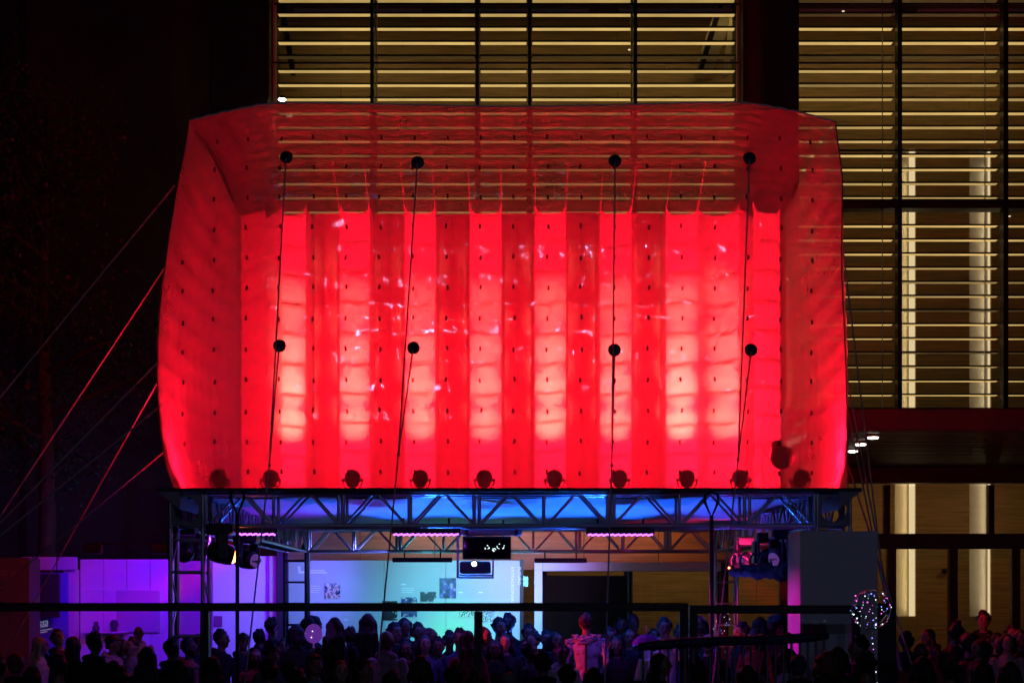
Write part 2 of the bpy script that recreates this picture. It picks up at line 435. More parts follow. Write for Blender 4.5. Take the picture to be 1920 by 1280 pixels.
# canopy over the entrance
cnp = thing('entrance_canopy', 'wide dark red-brown canopy over the glazed entrance with a ribbed dark soffit', 'canopy', (0, FY, 0))
def cpart(mb, name, m):
    o = mb.build(name, m, cnp); o.location = (0, -FY, 0); return o
CXL, CXR = -5.4, 16.0
cpart(MB().bbox((CXL, CAN_F, CAN_Z - .03), (CXR, CAN_F + .12, CAN_Z + .35), .012), 'fascia', M_maroon)
cpart(MB().box((CXL, CAN_F + .125, CAN_Z + .26), (CXR, FY - .6, CAN_Z + .34)), 'roof_deck', M_dark)
slat = MB().bbox((CXL, 0, 0), (CXR, .16, .05), .008).mesh('soffit_slat'); slat.materials.append(M_dark)
for k in range(26):
    link('soffit_slat', slat, cnp, (0, CAN_F + .2 - FY + k * .29, CAN_Z + rnd.uniform(-.004, .004)))
cpart(MB().bbox((CXL, FY - .55, CAN_Z - .33), (CXR, FY - .2, CAN_Z + .02), .012), 'back_fascia', M_maroon)
for (px, py, Yd) in ((1637, 828, 9.7), (1614, 838.5, 10.9), (1599, 849, 12.2)):
    p = at(px, py, Yd); p.z = CAN_Z - .03
    d = thing('downlight', 'glowing round downlight under the canopy, %s of three in a row' % {1637: 'nearest and rightmost', 1614: 'middle', 1599: 'farthest and leftmost'}[px], 'lamp', p, 'canopy downlights')
    MB().lathe((0, 0, .03), (0, 0, -1), [(0, .11), (.035, .12), (.045, .1)], 16).build('trim_ring', M_alu, d)
    MB().lathe((0, 0, -.012), (0, 0, -1), [(0, .095), (.02, .09), (.028, .05)], 16).build('lens', emat('lamp_warm', (1, .92, .7), 14), d)
    light('downlight_beam', 'SPOT', d, (0, 0, -.06), (1, .85, .6), 25, (0, 0, -2), spot_size=R(90), spot_blend=.8, shadow_soft_size=.08)
# glazed entrance front below the canopy
ent = thing('glazed_entrance', 'black framed glass doors of the lobby under the dark canopy', 'entrance', (0, FY, 0))
def epart(mb, name, m):
    o = mb.build(name, m, ent); o.location = (0, -FY, 0); return o
EX = [-7.2, -4.8, -2.3] + [X(p) for p in (1018, 1178, 1345, 1470, 1662, 1857, 1990)]
for x in EX: epart(MB().box((x - .06, FY - .1, Z(1000)), (x + .06, FY + .1, CAN_Z - .34)), 'frame_post', M_black)
LX = [-7.2, -4.8, -2.3] + [X(p) for p in (1018, 1178, 1345, 1470, 1671, 1786, 1903, 1990)]
for x in LX: epart(MB().box((x - .09, FY - .1, 0), (x + .09, FY + .1, Z(1029))), 'door_post', M_black)
epart(MB().box((-7.3, FY - .13, Z(1029) + .002), (X(2000), FY + .13, Z(1000) - .002)), 'transom', M_black)
for a, b in zip(EX[:-1], EX[1:]): epart(MB().box((a + .062, FY - .01, Z(1000) + .01), (b - .062, FY + .005, CAN_Z - .36)), 'glass_pane', M_glass)
for a, b in zip(LX[:-1], LX[1:]): epart(MB().box((a + .092, FY - .01, .02), (b - .092, FY + .005, Z(1029) - .01)), 'glass_pane', M_glass)
for xc, pw in ((-1.5, 6), (2.2, 16), (5.0, 16), (8.6, 10), (11.8, 10)):
    fx = epart(MB().bbox((xc - .7, FY + 1.3, CAN_Z - .12), (xc + .7, FY + 1.5, CAN_Z - .02), .01), 'lobby_lamp', M_white)
    light('lobby_light', 'AREA', fx, (xc, FY + 1.4, CAN_Z - .2), (1.0, .68, .28), pw, (xc, IY, 1.5), shape='RECTANGLE', size=1.4, size_y=.2)
sc_ = epart(MB().lathe((at(1770, 1070, IY - .1)), (0, -1, 0), [(0, .07), (.06, .08), (.1, .05)], 12), 'wall_camera', M_blackplastic)

# ------------------------------------------------------------------ dark neighbour wall and trees on the left
nb = thing('dark_side_building', 'unlit dark building on the far left behind the trees', 'building', (-12.5, 20, 0))
MB().bbox((-12, 0, 0), (5.4, 4, 17), .05).build('wall', mat('dark_render', (0.05, 0.045, 0.05), .8, noise=.25, nscale=.6), nb)
for k in range(4):
    MB().box((-11.9 + k * 4.2, -.06, 0), (-11.75 + k * 4.2, -.005, 17), 0).build('pilaster', M_dark, nb)
M_bark = mat('bark', (.05, .035, .025), .9, noise=.4, nscale=12, bump=.6, bscale=20)
M_leaf = mat('leaf', (.022, .06, .02), .55, noise=.5, nscale=3)
def tree(loc, h, crown, label, seed, n):
    rr = random.Random(seed)
    t = thing('broadleaf_tree', label, 'tree', loc, 'trees left of the stage')
    mb = MB(); limbs = []
    mb.tube([(0, 0, 0), (.05, .02, h * .3), (-.05, .05, h * .6), (.05, 0, h * .92)], [.2, .16, .11, .03], 9)
    for k in range(16):
        z = h * (.34 + .55 * k / 16); a = rr.uniform(0, 6.28); l = crown * rr.uniform(.6, 1.0) * (1.0 - .5 * abs(k / 16 - .45))
        p1 = Vector((math.cos(a) * l * .5, math.sin(a) * l * .5, z + l * .25)); p2 = Vector((math.cos(a) * l, math.sin(a) * l, z + l * .4))
        mb.tube([(0, 0, z), p1, p2], [.06, .04, .012], 6); limbs += [p1, p2, (p1 + p2) / 2]
    mb.build('trunk', M_bark, t)
    lv = MB()
    for _ in range(n):
        c = rr.choice(limbs); q = Vector((rr.gauss(0, 1), rr.gauss(0, 1), rr.gauss(0, .75))) * crown * .19 + c
        a = Vector((rr.uniform(-1, 1), rr.uniform(-1, 1), rr.uniform(-1, .3))).normalized(); b = a.cross(Vector((rr.uniform(-1, 1), rr.uniform(-1, 1), rr.uniform(-1, 1)))).normalized()
        s = rr.uniform(.06, .11); wv = b * s * .42
        lv.add([q, q + a * s * .5 + wv, q + a * s, q + a * s * .5 - wv], [(0, 1, 2, 3)])
    lv.build('crown', M_leaf, t)
tree((-9.0, 12.5, 0), 12.6, 3.0, 'tall dark tree whose upper crown overlaps the black pillar left of the lit louvres', 3, 9000)
tree((-11.6, 10.5, 0), 10.5, 3.0, 'dark tree at the left edge behind the long guy ropes', 5, 7000)

# ================================================================== STAGE TRUSS AND DECK
TS = 0.37                                     # truss section
TZ0, TZ1 = atz(985, 0), atz(985, 0) + TS      # lower and upper chord heights
TXL, TXR = -3.70, 3.66                        # tower centre lines
TYB = 9.2
def truss_beam(name, label, a, b, axis, bays_, group=None, skin=True):
    """a, b: end centres; chords at +-TS/2 sideways, braces on both faces"""
    a = Vector(a); b = Vector(b)
    t = thing(name, label, 'truss', a, group)
    side = Vector((0, 1, 0)) if axis == 'x' else Vector((1, 0, 0))
    L = b - a; h = TS / 2
    for s in (-1, 1):
        for q in (-1, 1):
            o = side * s * h + Vector((0, 0, q * h))
            rod('chord', t, o, o + L, .025, M_alu)
        n = bays_ * 2
        for k in range(n):
            z0, z1 = (-h, h) if k % 2 == 0 else (h, -h)
            rod('brace', t, side * s * h + L * ((k + .06) / n) + Vector((0, 0, z0)), side * s * h + L * ((k + .94) / n) + Vector((0, 0, z1)), .014, M_alu)
        for k in range(bays_ + 1):
            c = side * s * h + L * (k / bays_)
            if k % 2 == 0 and 0 < k < bays_ and axis == 'x':
                rod('upright', t, c + L.normalized() * .03 + Vector((0, 0, -h)), c + L.normalized() * .03 + Vector((0, 0, h)), .018, M_alu)
                rod('upright', t, c - L.normalized() * .03 + Vector((0, 0, -h)), c - L.normalized() * .03 + Vector((0, 0, h)), .018, M_alu)
            else:
                rod('upright', t, c + Vector((0, 0, -h)), c + Vector((0, 0, h)), .018, M_alu)
    for k in range(bays_ + 1):
        for q in (-1, 1):
            c = L * (k / bays_) + Vector((0, 0, q * h))
            rod('spreader', t, c - side * h, c + side * h, .014, M_alu)
    return t
zc = (TZ0 + TZ1) / 2
truss_beam('roof_truss', 'front aluminium truss beam carrying the red inflatable', (TXL + .22, .2, zc), (TXR - .22, .2, zc), 'x', 9, 'stage roof trusses')
truss_beam('roof_truss', 'rear aluminium truss beam seen lower, behind the hanging projector', (TXL + .22, TYB, zc), (TXR - .22, TYB, zc), 'x', 9, 'stage roof trusses')
truss_beam('roof_truss', 'left truss beam running back from the ladder-like tower', (TXL, .42, zc), (TXL, TYB - .22, zc), 'y', 11, 'stage roof trusses')
truss_beam('roof_truss', 'right truss beam running back above the black equipment cluster', (TXR, .42, zc), (TXR, TYB - .22, zc), 'y', 11, 'stage roof trusses')

def hole_plate(mb, c, u, v, nrm, s, r, th, n=20):
    """square plate with round hole, centre c, axes u v, half size s"""
    c = Vector(c); u = Vector(u); v = Vector(v); nrm = Vector(nrm)
    sq = []; ci = []
    for k in range(n):
        a = 2 * math.pi * (k + .5) / n; dx, dy = math.cos(a), math.sin(a); m = max(abs(dx), abs(dy))
        sq.append(c + (u * dx + v * dy) * (s / m)); ci.append(c + (u * dx + v * dy) * r)
    vs = sq + ci + [p + nrm * th for p in sq] + [p + nrm * th for p in ci]; fs = []
    for k in range(n):
        j = (k + 1) % n
        fs += [(k, j, n + j, n + k), (2*n + k, 3*n + k, 3*n + j, 2*n + j), (n + k, n + j, 3*n + j, 3*n + k), (k, 2*n + k, 2*n + j, j)]
    mb.add(vs, fs)
M_darkalu = mat('weathered_aluminium', (.2, .2, .22), .5, .6, noise=.3, nscale=6)
def corner(x, y, label):
    t = thing('truss_corner_block', label, 'corner block', (x, y, zc), 'corner blocks of the stage roof')
    h = .195
    for nm, c, u, v, n in (('plate', (0, -h, 0), (1,0,0), (0,0,1), (0,1,0)), ('plate', (0, h - .012, 0), (1,0,0), (0,0,1), (0,1,0)),
                           ('plate', (-h, 0, 0), (0,1,0), (0,0,1), (1,0,0)), ('plate', (h - .012, 0, 0), (0,1,0), (0,0,1), (1,0,0))):
        mb = MB(); hole_plate(mb, c, u, v, n, h - .015, .145, .012); mb.build(nm, M_darkalu, t)
    for sx in (-1, 1):
        for sy in (-1, 1):
            rod('corner_post', t, (sx * (h - .01), sy * (h - .01), -h), (sx * (h - .01), sy * (h - .01), h), .02, M_alu)
    return t
def tower(x, y, label, M_alu=M_alu):
    t = thing('truss_tower', label, 'tower', (x, y, 0), 'stage towers')
    h = .185; zt = TZ0 - .02
    for sx in (-1, 1):
        for sy in (-1, 1): rod('chord', t, (sx * h, sy * h, .02), (sx * h, sy * h, zt), .026, M_alu)
    for sy in (-1, 1):
        for k in range(8): rod('rung', t, (-h, sy * h, .2 + k * .365), (h, sy * h, .2 + k * .365), .016, M_alu)
    for sx in (-1, 1):
        for k in range(8):
            z = .2 + k * .365
            a, b = (-h, h) if k % 2 == 0 else (h, -h)
            if z + .365 < zt: rod('brace', t, (sx * h, a, z), (sx * h, b, z + .365), .012, M_alu)
    MB().bbox((-.32, -.32, .0), (.32, .32, .02), .004).build('base_plate', M_darkalu, t)
    return t
corner(TXL, .2, 'front left corner block with round hole, above the ladder-like tower'); tower(TXL, .2, 'ladder-like aluminium tower at the front left, red and white light on its tubes')
corner(TXR, .2, 'front right corner block with round hole, above the tall white box'); tower(TXR, .2, 'front right aluminium tower hidden behind the tall white box')
corner(TXL, TYB, 'rear left corner block behind the moving light'); tower(TXL, TYB, 'rear left black tower beside the blue panel', M_black)
corner(TXR, TYB, 'rear right corner block beside the black equipment cluster'); tower(TXR, TYB, 'rear right slim aluminium tower beside the string of tiny lights')

deck = thing('stage_deck', 'dark edged platform on the truss under the red inflatable', 'platform', (0, 0, DECK))
DXL, DXR, DYF, DYB = atx(292, -.15), atx(1618, -.15), -.12, TYB + .4
zt0 = DECK - .045; 
def dpart(mb, nm, m):
    o = mb.build(nm, m, deck); o.location = (0, 0, -DECK); return o
npn = 7
for k in range(npn):
    a = DXL + (DXR - DXL) * k / npn + .003; b = DXL + (DXR - DXL) * (k + 1) / npn - .003
    dpart(MB().bbox((a, DYF, zt0), (b, DYB, DECK - .004), .006), 'deck_board', mat('deck_ply', (.04, .035, .035), .6, noise=.3, nscale=4))
def tarpf(u, v):
    x = TXL - .1 + (TXR - TXL + .2) * u; y = .42 + (TYB - .6) * v
    sag = .025 * math.sin(u * 40) * math.sin(v * 23) + .04 * math.sin(math.pi * ((u * 5) % 1)) 
    return (x, y, zt0 - .02 - max(0, sag) * .8)
dpart(MB().grid(tarpf, 90, 60, flip=True), 'tarpaulin', M_tarp)
# angled end wings
for s, x in ((-1, DXL), (1, DXR)):
    mb = MB(); x2 = x - s * .26
    mb.add([(x, DYF + .01, zt0 + .01), (x2, DYF + .01, zt0 - .2), (x2, DYF + .01, zt0 + .01), (x, DYB, zt0 + .01), (x2, DYB, zt0 - .2), (x2, DYB, zt0 + .01)], [(0,1,2),(5,4,3),(0,3,4,1),(1,4,5,2)])
    dpart(mb, 'edge_wing', mat('wing_panel', (.3, .3, .32), .5))

# ================================================================== INFLATABLE
def interp(t, pts):
    for (a, va), (b, vb) in zip(pts[:-1], pts[1:]):
        if t <= b: 
            k = (t - a) / (b - a); k = max(0, min(1, k)); return va + (vb - va) * k
    return pts[-1][1]
def smooth_interp(t, pts):
    xs_ = [p[0] for p in pts]; ys = [p[1] for p in pts]
    # catmull-rom
    for i in range(len(xs_) - 1):
        if t <= xs_[i+1] or i == len(xs_) - 2:
            k = max(0, min(1, (t - xs_[i]) / (xs_[i+1] - xs_[i])))
            y0 = ys[max(i-1, 0)]; y1 = ys[i]; y2 = ys[i+1]; y3 = ys[min(i+2, len(ys)-1)]
            return .5 * ((2*y1) + (-y0 + y2)*k + (2*y0 - 5*y1 + 4*y2 - y3)*k*k + (-y0 + 3*y1 - 3*y2 + y3)*k**3)
SY = .35
Lp = [(0, 326), (.06, 312), (.17, 300), (.3, 295), (.45, 298), (.6, 309), (.8, 330), (1, 354)]
Rp = [(0, 1590), (.2, 1588), (.4, 1584), (.6, 1578), (.85, 1579), (1, 1567)]
Tp = [(0, 215), (.06, 206), (.13, 195), (.3, 198), (.5, 202), (.7, 198), (.85, 194), (.93, 205), (1, 218)]
def lx(v): return atx(smooth_interp(v, Lp), SY)
def rx(v): return atx(smooth_interp(v, Rp), SY)
def tz(u): return atz(smooth_interp(u, Tp), .1)
TIEX, TIEZ = 62.5 * 18 / F, 57 * 18 / F
TX0 = atx(963.5, 0); TZ_0 = atz(885, 0)
infl = thing('inflatable_pavilion', 'huge transparent inflatable box with red lit fabric columns inside, standing on the truss', 'inflatable', (0, .1, DECK))
IL = Vector((0, .1, DECK))
def ipart(mb, nm, m):
    o = mb.build(nm, m, infl); o.location = -IL; return o
def front_pos(x, z, u, v):
    e = 1 - abs(2 * u - 1) ** 7
    y = SY - .27 * e - .2 * max(0, math.sin(math.pi * min(1, max(0, v)))) ** .7 * e
    # quilted pillows: pulled in at every tie
    tx = ((x - TX0) / TIEX); tzz = ((z - TZ_0) / TIEZ)
    fx = abs(math.sin(math.pi * tx)); fz = abs(math.sin(math.pi * tzz))
    wv = math.sin(math.floor(tx) * 12.9898 + math.floor(tzz) * 78.233) * .5 + .5
    edge = min(1, 12 * u * (1 - u)) * min(1, 8 * v) * min(1, 10 * (1 - v))
    y -= edge * (.017 + .010 * wv) * ((fx * fx + fz * fz) * .5) ** .6
    y += .008 * math.sin(x * 9.1 + z * 3.3) * edge
    return y
def front(u, v):
    x = lx(v) + (rx(v) - lx(v)) * u
    z = DECK + (tz(u) - DECK) * v
    return (x, front_pos(x, z, u, v), z)
ipart(MB().grid(front, 210, 130), 'front_film', M_film)
BY, BZ = 5.4, atz(398, 5.4)
BXL, BXR = atx(447, 5.4), atx(1473, 5.4)
def side(sgn):
    def fn(w_, v):
        xf = lx(v) if sgn < 0 else rx(v); xb = BXL if sgn < 0 else BXR
        zt_ = tz(0 if sgn < 0 else 1); ztop = zt_ + (BZ - zt_) * w_ + .15 * math.sin(math.pi * w_)
        z = DECK + (ztop - DECK) * v; y = SY + (BY - SY) * w_
        bul = .22 * math.sin(math.pi * w_) ** .7 * math.sin(math.pi * min(1, v * .9 + .08))
        ty = (y - SY) / .42; tzz = (z - TZ_0) / TIEZ
        pil = .035 * ((abs(math.sin(math.pi * ty)) ** 2 + abs(math.sin(math.pi * tzz)) ** 2) * .5) ** .6 * min(1, 8 * w_) * min(1, 8 * (1 - w_))
        x = xf + (xb - xf) * w_ + sgn * (bul + pil)
        return (x, y, z)
    return fn
ipart(MB().grid(side(-1), 90, 110), 'side_film', M_filmside)
ipart(MB().grid(side(1), 90, 110, flip=True), 'side_film', M_filmside)
def roof(u, w_):
    fx, fy, fz_ = front(u, 1.0)
    xb = BXL + (BXR - BXL) * u
    x = fx + (xb - fx) * w_; y = fy + (BY - fy) * w_
    zf = fz_; z = zf + (BZ - zf) * w_ + .25 * math.sin(math.pi * w_) * (1 - abs(2 * u - 1) ** 4)+ .15 * math.sin(math.pi * w_) * abs(2 * u - 1) ** 4
    tx = (x - TX0) / TIEX; ty = y / .45
    z += .05 * ((abs(math.sin(math.pi * tx)) ** 2 + abs(math.sin(math.pi * ty)) ** 2) * .5) ** .6 * min(1, 8 * w_) * min(1, 8 * (1 - w_))
    z += .004 * math.sin(x * 13 + y * 2) * math.sin(math.pi * w_)
    return (x, y, z)
ipart(MB().grid(roof, 150, 80), 'roof_film', M_filmtop)
ipart(MB().grid(lambda u, v: (BXL + (BXR - BXL) * u, BY, DECK + (BZ - DECK) * v), 20, 12, flip=True), 'back_film', M_film)
# welded top seam
seam = [Vector(front(i / 90, 1.0)) + Vector((0, -.005, .004 + .006 * math.sin(i * 2.7))) for i in range(91)]
ipart(MB().tube(seam, .011, 6), 'top_seam', mat('seam_tape', (.9, .85, .75), .35))
M_sseam = mat('side_seam_tape', (.3, .05, .05), .5)
for sg, fnn in ((-1, lx), (1, rx)):
    ipart(MB().tube([Vector((fnn(i / 60), SY - .005, DECK + (tz(0 if sg < 0 else 1) - DECK) * i / 60)) for i in range(61)], .008, 6), 'side_seam', M_sseam)
# ties on the front film
tie = MB().bbox((-.012, -.008, -.026), (.012, .012, .026), .005)
tie_me = tie.mesh('tie_tab'); tie_me.materials.append(M_tie)
nt_ = 0
for i in range(-10, 11):
    for j in range(0, 13):
        x = TX0 + i * TIEX; z = TZ_0 + j * TIEZ
        v = (z - DECK) / (atz(200, .1) - DECK)
        if v > .97: continue
        u = (x - lx(v)) / (rx(v) - lx(v))
        if not .03 < u < .97: continue
        o = link('tie_tab', tie_me, infl, Vector((x + rnd.uniform(-.012, .012), front_pos(x, z, u, v) - .012, z + rnd.uniform(-.012, .012))) - IL)
        o.rotation_euler = (0, R(rnd.uniform(-9, 9)), 0); nt_ += 1
# round rope pads
pads = [(537, 295), (783, 305), (1153, 302), (1405, 297), (524, 648), (775, 652), (1152, 656), (1408, 656)]
padpos = []
for px, py in pads:
    q = at(px, py, .0); v = (q.z - DECK) / (atz(200, .1) - DECK); u = (q.x - lx(v)) / (rx(v) - lx(v))
    y = front_pos(q.x, q.z, u, v); q = at(px, py, y - .03); padpos.append(q)
    o = MB().lathe((0, 0, 0), (0, -1, 0), [(-.03, .066), (0, .074), (.014, .07), (.02, .05), (.02, .03), (.028, .026), (.045, .018)], 20).build('rope_pad', M_pad, infl, q - IL)
# fabric lining: crenellated columns
CF, CB = 4.35, 5.2
def fp(px, Y): return (atx(px, Y), Y)
plan = [fp(452, 5.3), fp(498, 4.95), fp(527, CF), fp(573, CF), fp(589, CB)]
brights = [(637, 693), (759, 816), (881, 940), (1003, 1061), (1125, 1184), (1249, 1308)]
kinds_ = ['back', 'side', 'front', 'side']
for a, b in brights:
    ca = (a - 960) / (CF + 18); 
    xa, xb = atx(a, CF), atx(b, CF)
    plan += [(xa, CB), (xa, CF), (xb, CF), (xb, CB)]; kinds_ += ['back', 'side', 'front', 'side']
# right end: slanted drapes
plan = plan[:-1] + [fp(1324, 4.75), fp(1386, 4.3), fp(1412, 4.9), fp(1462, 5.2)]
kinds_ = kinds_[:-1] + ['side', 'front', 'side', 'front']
FT = atz(405, CF) 
def fabric_panel(p, q, kind, idx):
    p = Vector((*p, 0)); q = Vector((*q, 0)); d = q - p; n = Vector((d.y, -d.x, 0)).normalized()
    if n.y > 0: n = -n
    rr = random.Random(idx * 31 + 5)
    ztop = atz(402, (p.y + q.y) / 2) + (rr.uniform(-.02, .02)); band = TIEZ * (CF + 18) / 18 * .985
    ph = rr.uniform(0, .1); amp = {'front': .11, 'back': .02, 'side': .015}[kind] * rr.uniform(.75, 1.25)
    lean = {'front': rr.uniform(-.02, .02), 'back': 0, 'side': 0}[kind]
    nb_ = max(6, int(d.length / .035)); nv = 150
    ztl = ztop + (.10 if kind == 'front' else .02)
    def fn(u, v):
        z = DECK + .01 + (ztop - DECK) * v
        if v > .97: z += (abs(2 * u - 1) ** 6) * (.12 if kind == 'front' else .0) * (v - .97) / .03
        t = (ztop - z) / band + ph + .16 * math.sin(u * 3 + idx * 1.7) * (u - .4) + .05 * math.sin(z * 2.1 + idx)
        f = t - math.floor(t)
        # each band swells just under its upper seam and falls back below
        prof = (math.sin(f / .2 * math.pi / 2) if f < .2 else ((1 - f) / .8) ** 1.15)
        wr = .010 * math.sin(u * 26 + z * 9 + idx) * math.sin(z * 31 + u * 7) * (1.0 if kind == 'front' else .5)
        gather = .012 * math.sin(z * 95 + u * 5) * max(0, 1 - abs(f - .08) * 6) if kind == 'front' else 0
        edge = min(1, 6 * u * (1 - u) + .25)
        low = min(1, .15 + (1 - v) * 1.25)
        off = (amp * prof * low) * edge + wr + gather * edge
        if idx >= len(plan) - 3 and kind == 'front' and v < .75:
            # creases fanning out from where the drape is tied at its right edge
            zz = (z / (band * 1.0)) % 1 - .5; ang = math.atan2(zz * band, (1.03 - u) * d.length)
            off += .022 * math.sin(ang * 17 + idx) * min(1, (1 - u) * 4) * max(0, u - .15) * min(1, (.75 - v) * 4)
        return p + d * u + n * off + Vector((0, 0, z))
    ipart(MB().grid(fn, nb_, nv), 'fabric_panel', M_cloth_shade if kind == 'back' else M_cloth)
for i, (a, b) in enumerate(zip(plan[:-1], plan[1:])): fabric_panel(a, b, kinds_[i], i)
# hanging lines from fabric corners to the roof
for a, b in brights:
    for px in (a, b):
        p0 = Vector((atx(px, CF), CF, atz(398, CF))); p1 = Vector((atx(px, CF), CF - .9, 0))
        p1.z = roof((p1.x - BXL) / (BXR - BXL), (p1.y - .1) / (BY - .1))[2] - .03
        rod('hanging_line', infl, p0 - IL, p1 - IL, .004, M_rope)

# par lamps on the deck
M_lens = emat('par_lens', (1, .12, .06), 6)
RED = (1.0, 0.003, 0.019)
def par(px, label, tpx, power, core, wide=False):
    Yp = .95; x = atx(px, Yp)
    t = thing('par_lamp', label, 'stage lamp', (x, Yp, DECK), 'red par lamps in a row on the deck')
    aim = Vector((atx(tpx, CF) - x, CF - Yp, atz(700, CF) - DECK - .2)).normalized()
    if wide: aim = Vector((-.42 if px < 960 else .42, .9, .65)).normalized()
    c = Vector((0, 0, .19))
    mb = MB(); mb.lathe(c - aim * .13, aim, [(0, .045), (.015, .075), (.05, .085), (.12, .1), (.2, .108), (.24, .112), (.24, .1), (.225, .098)], 16)
    for k in range(8):
        a = 2 * math.pi * k / 8; u_ = aim.cross(Vector((0, 0, 1))).normalized(); v_ = aim.cross(u_)
        d = u_ * math.cos(a) + v_ * math.sin(a); mb.tube([c - aim * .13 + d * .05, c - aim * .05 + d * .1, c + d * .108], .007, 5)
    hs_ = mb.build('housing', M_matt, t)
    MB().lathe(c + aim * .09, aim, [(0, .095), (.012, .09), (.016, .03)], 16).build('lens', M_lens, hs_)
    yk = MB(); pts = [Vector((.135 * math.cos(a), 0, .19 + .135 * math.sin(a) * 1.1)) for a in [math.pi * (1 + k / 10) for k in range(11)]]
    yk.tube(pts, .012, 6); yk.tube([(-.15, 0, .19), (-.11, 0, .19)], .02, 8); yk.tube([(.11, 0, .19), (.15, 0, .19)], .02, 8); yk.bbox((-.07, -.06, 0), (.07, .06, .03), .006)
    yk.build('yoke', M_matt, t)
    cb = MB(); cb.tube([c - aim * .13, c - aim * .2 + Vector((0.03, 0, -.06)), Vector((.08, -.1, .02)), Vector((.2, -.05, .012))], .008, 5); cb.build('cable', M_black, t)
    lp = c + aim * .12
    t.scale = (.88, .88, .88)
    light('par_red_beam', 'SPOT', t, lp, RED, power * 1.75, lp + aim, spot_size=R(140 if wide else 112), spot_blend=1.0, shadow_soft_size=.09)
    if core:
        for ty, kk in ((560, .45), (650, .65), (720, .85), (790, .9)):
            a2 = Vector((atx(tpx, CF) - x, CF - Yp, atz(ty, CF) - DECK - .2)).normalized()
            light('par_hot_core', 'SPOT', t, lp, (1.0, .19, .115), core * 12 * kk, lp + a2, spot_size=R(10), spot_blend=1.0, shadow_soft_size=.07)
parl = [(412, 'leftmost red par lamp, partly wrapped in film', 400, 2300, 0, True), (507, 'red par lamp beside the leftmost front rope', 545, 900, 380), (661, 'red par lamp third from the left on the deck', 664, 850, 260),
        (788, 'red par lamp fourth from the left on the deck', 788, 850, 260), (908, 'red par lamp just left of the middle of the deck', 910, 850, 240), (1040, 'red par lamp just right of the middle of the deck', 1032, 850, 330),
        (1162, 'red par lamp beside the third front rope', 1154, 850, 260), (1288, 'red par lamp fourth from the right on the deck', 1276, 900, 420), (1388, 'red par lamp behind the rightmost front rope', 1360, 900, 330), (1500, 'rightmost red par lamp below the round blower', 1480, 4200, 0, True)]
for a in parl: par(*a)
# blower hanging low on the right
bq = at(1467, 858, 1.2)
bl = thing('blower_fan', 'round black blower fan standing on a thin post at the lower right inside the inflatable', 'blower', bq)
mb = MB().lathe((0, -.1, 0), (0, 1, 0), [(0, .07), (.0, .12), (.03, .135), (.16, .135), (.2, .11)], 22); mb.build('housing', M_matt, bl)
MB().lathe((0, -.115, 0), (0, 1, 0), [(0, .02), (.0, .07), (.02, .075)], 18).build('inlet', M_matt, bl)
MB().bbox((-.115, -.06, .05), (-.01, .1, .21), .01).build('outlet', M_matt, bl)
rod('post', bl, (0, .03, -.12), (0, .03, DECK - bq.z), .014, M_black)
for k, (pts, lab) in enumerate((([(1390, 905), (1395, 870), (1402, 845), (1400, 838)], 'thin looped black cable above the lamp behind the rightmost rope'),
                                ([(1452, 870), (1432, 845), (1415, 832), (1408, 845), (1425, 850), (1434, 838), (1427, 870), (1433, 905)], 'tangled thin black cable left of the round blower'))):
    q = at(*pts[-1], 1.3)
    o = MB().tube([at(px, py, 1.3 + .02 * i) for i, (px, py) in enumerate(pts)], .007, 6).build('loose_cable', M_black)
    tag(o, lab, 'cable', 'loose cables inside the inflatable')

# ------------------------------------------------------------------ guy ropes
def rope(paths, label, r=.0095):
    mb = MB()
    for pts in paths:
        fine = []
        for a, b in zip(pts[:-1], pts[1:]):
            a = Vector(a); b = Vector(b)
            for k in range(8): fine.append(a + (b - a) * k / 8)
        fine.append(Vector(pts[-1])); mb.tube(fine, r, 7)
    for pts in paths[:1]:
        q = pts[-1] if len(pts) == 2 else pts[1]; mb.sphere(q, .022, 8, 6)
    o = mb.build('guy_rope', M_rope); tag(o, label, 'rope', 'guy ropes of the inflatable'); return o
knots = [((505, 872), (463, 1245)), ((747, 852), (705, 1280)), ((1147, 872), (1134, 1280)), ((1384, 862), (1360, 1075))]
labs = ['leftmost forked front rope hanging from two round pads', 'second forked front rope from the left, between the lit columns', 'third forked front rope, passing right of the hanging projector', 'rightmost forked front rope crossing the black equipment cluster']
for i, ((kx, ky), (ex, ey)) in enumerate(knots):
    k = at(kx, ky, -.32); Ye = -1.4
    # carry the lower run on to the ground
    slope = (ex - kx) / (ey - ky); yg = HY + CAMZ * F / (Ye + 18); e = at(kx + slope * (yg - ky), yg, Ye); e.z = .0
    rope([[padpos[i] + Vector((0, -.03, 0)), k, e], [padpos[i + 4] + Vector((0, -.03, 0)), k]], labs[i])
def grope(p0, p1, label, Y0=.9, Y1=.9):
    a = at(*p0, Y0); b = at(*p1, Y1); d = b - a; t = -a.z / d.z
    rope([[a, a + d * t]], label, .010)
grope((327, 348), (0, 745), 'longest left guy rope, tied near the top left corner', .7, -.5)
grope((335, 462), (0, 968), 'left guy rope starting inside the red side wall', 2.2, 1.6)
grope((300, 675), (0, 980), 'left guy rope tied at mid height of the left side', .5, -.3)
grope((312, 752), (0, 1004), 'lowest long left guy rope, bright red above the purple booth', .5, -.4)
grope((330, 655), (240, 815), 'short steep left guy rope near the bulging side', 2.6, 3.4)
grope((318, 838), (225, 915), 'short low left guy rope just above the deck corner', 1.2, 2.0)
grope((1580, 462), (1637, 930), 'rightmost guy rope, tied highest on the right side', .5, -.1)
grope((1587, 700), (1640, 985), 'second right guy rope, tied at mid height', .6, .1)
grope((1588, 760), (1634, 990), 'third right guy rope, tied a little below mid height', .8, .3)
grope((1589, 868), (1628, 990), 'lowest right guy rope, tied near the deck', .9, .3)

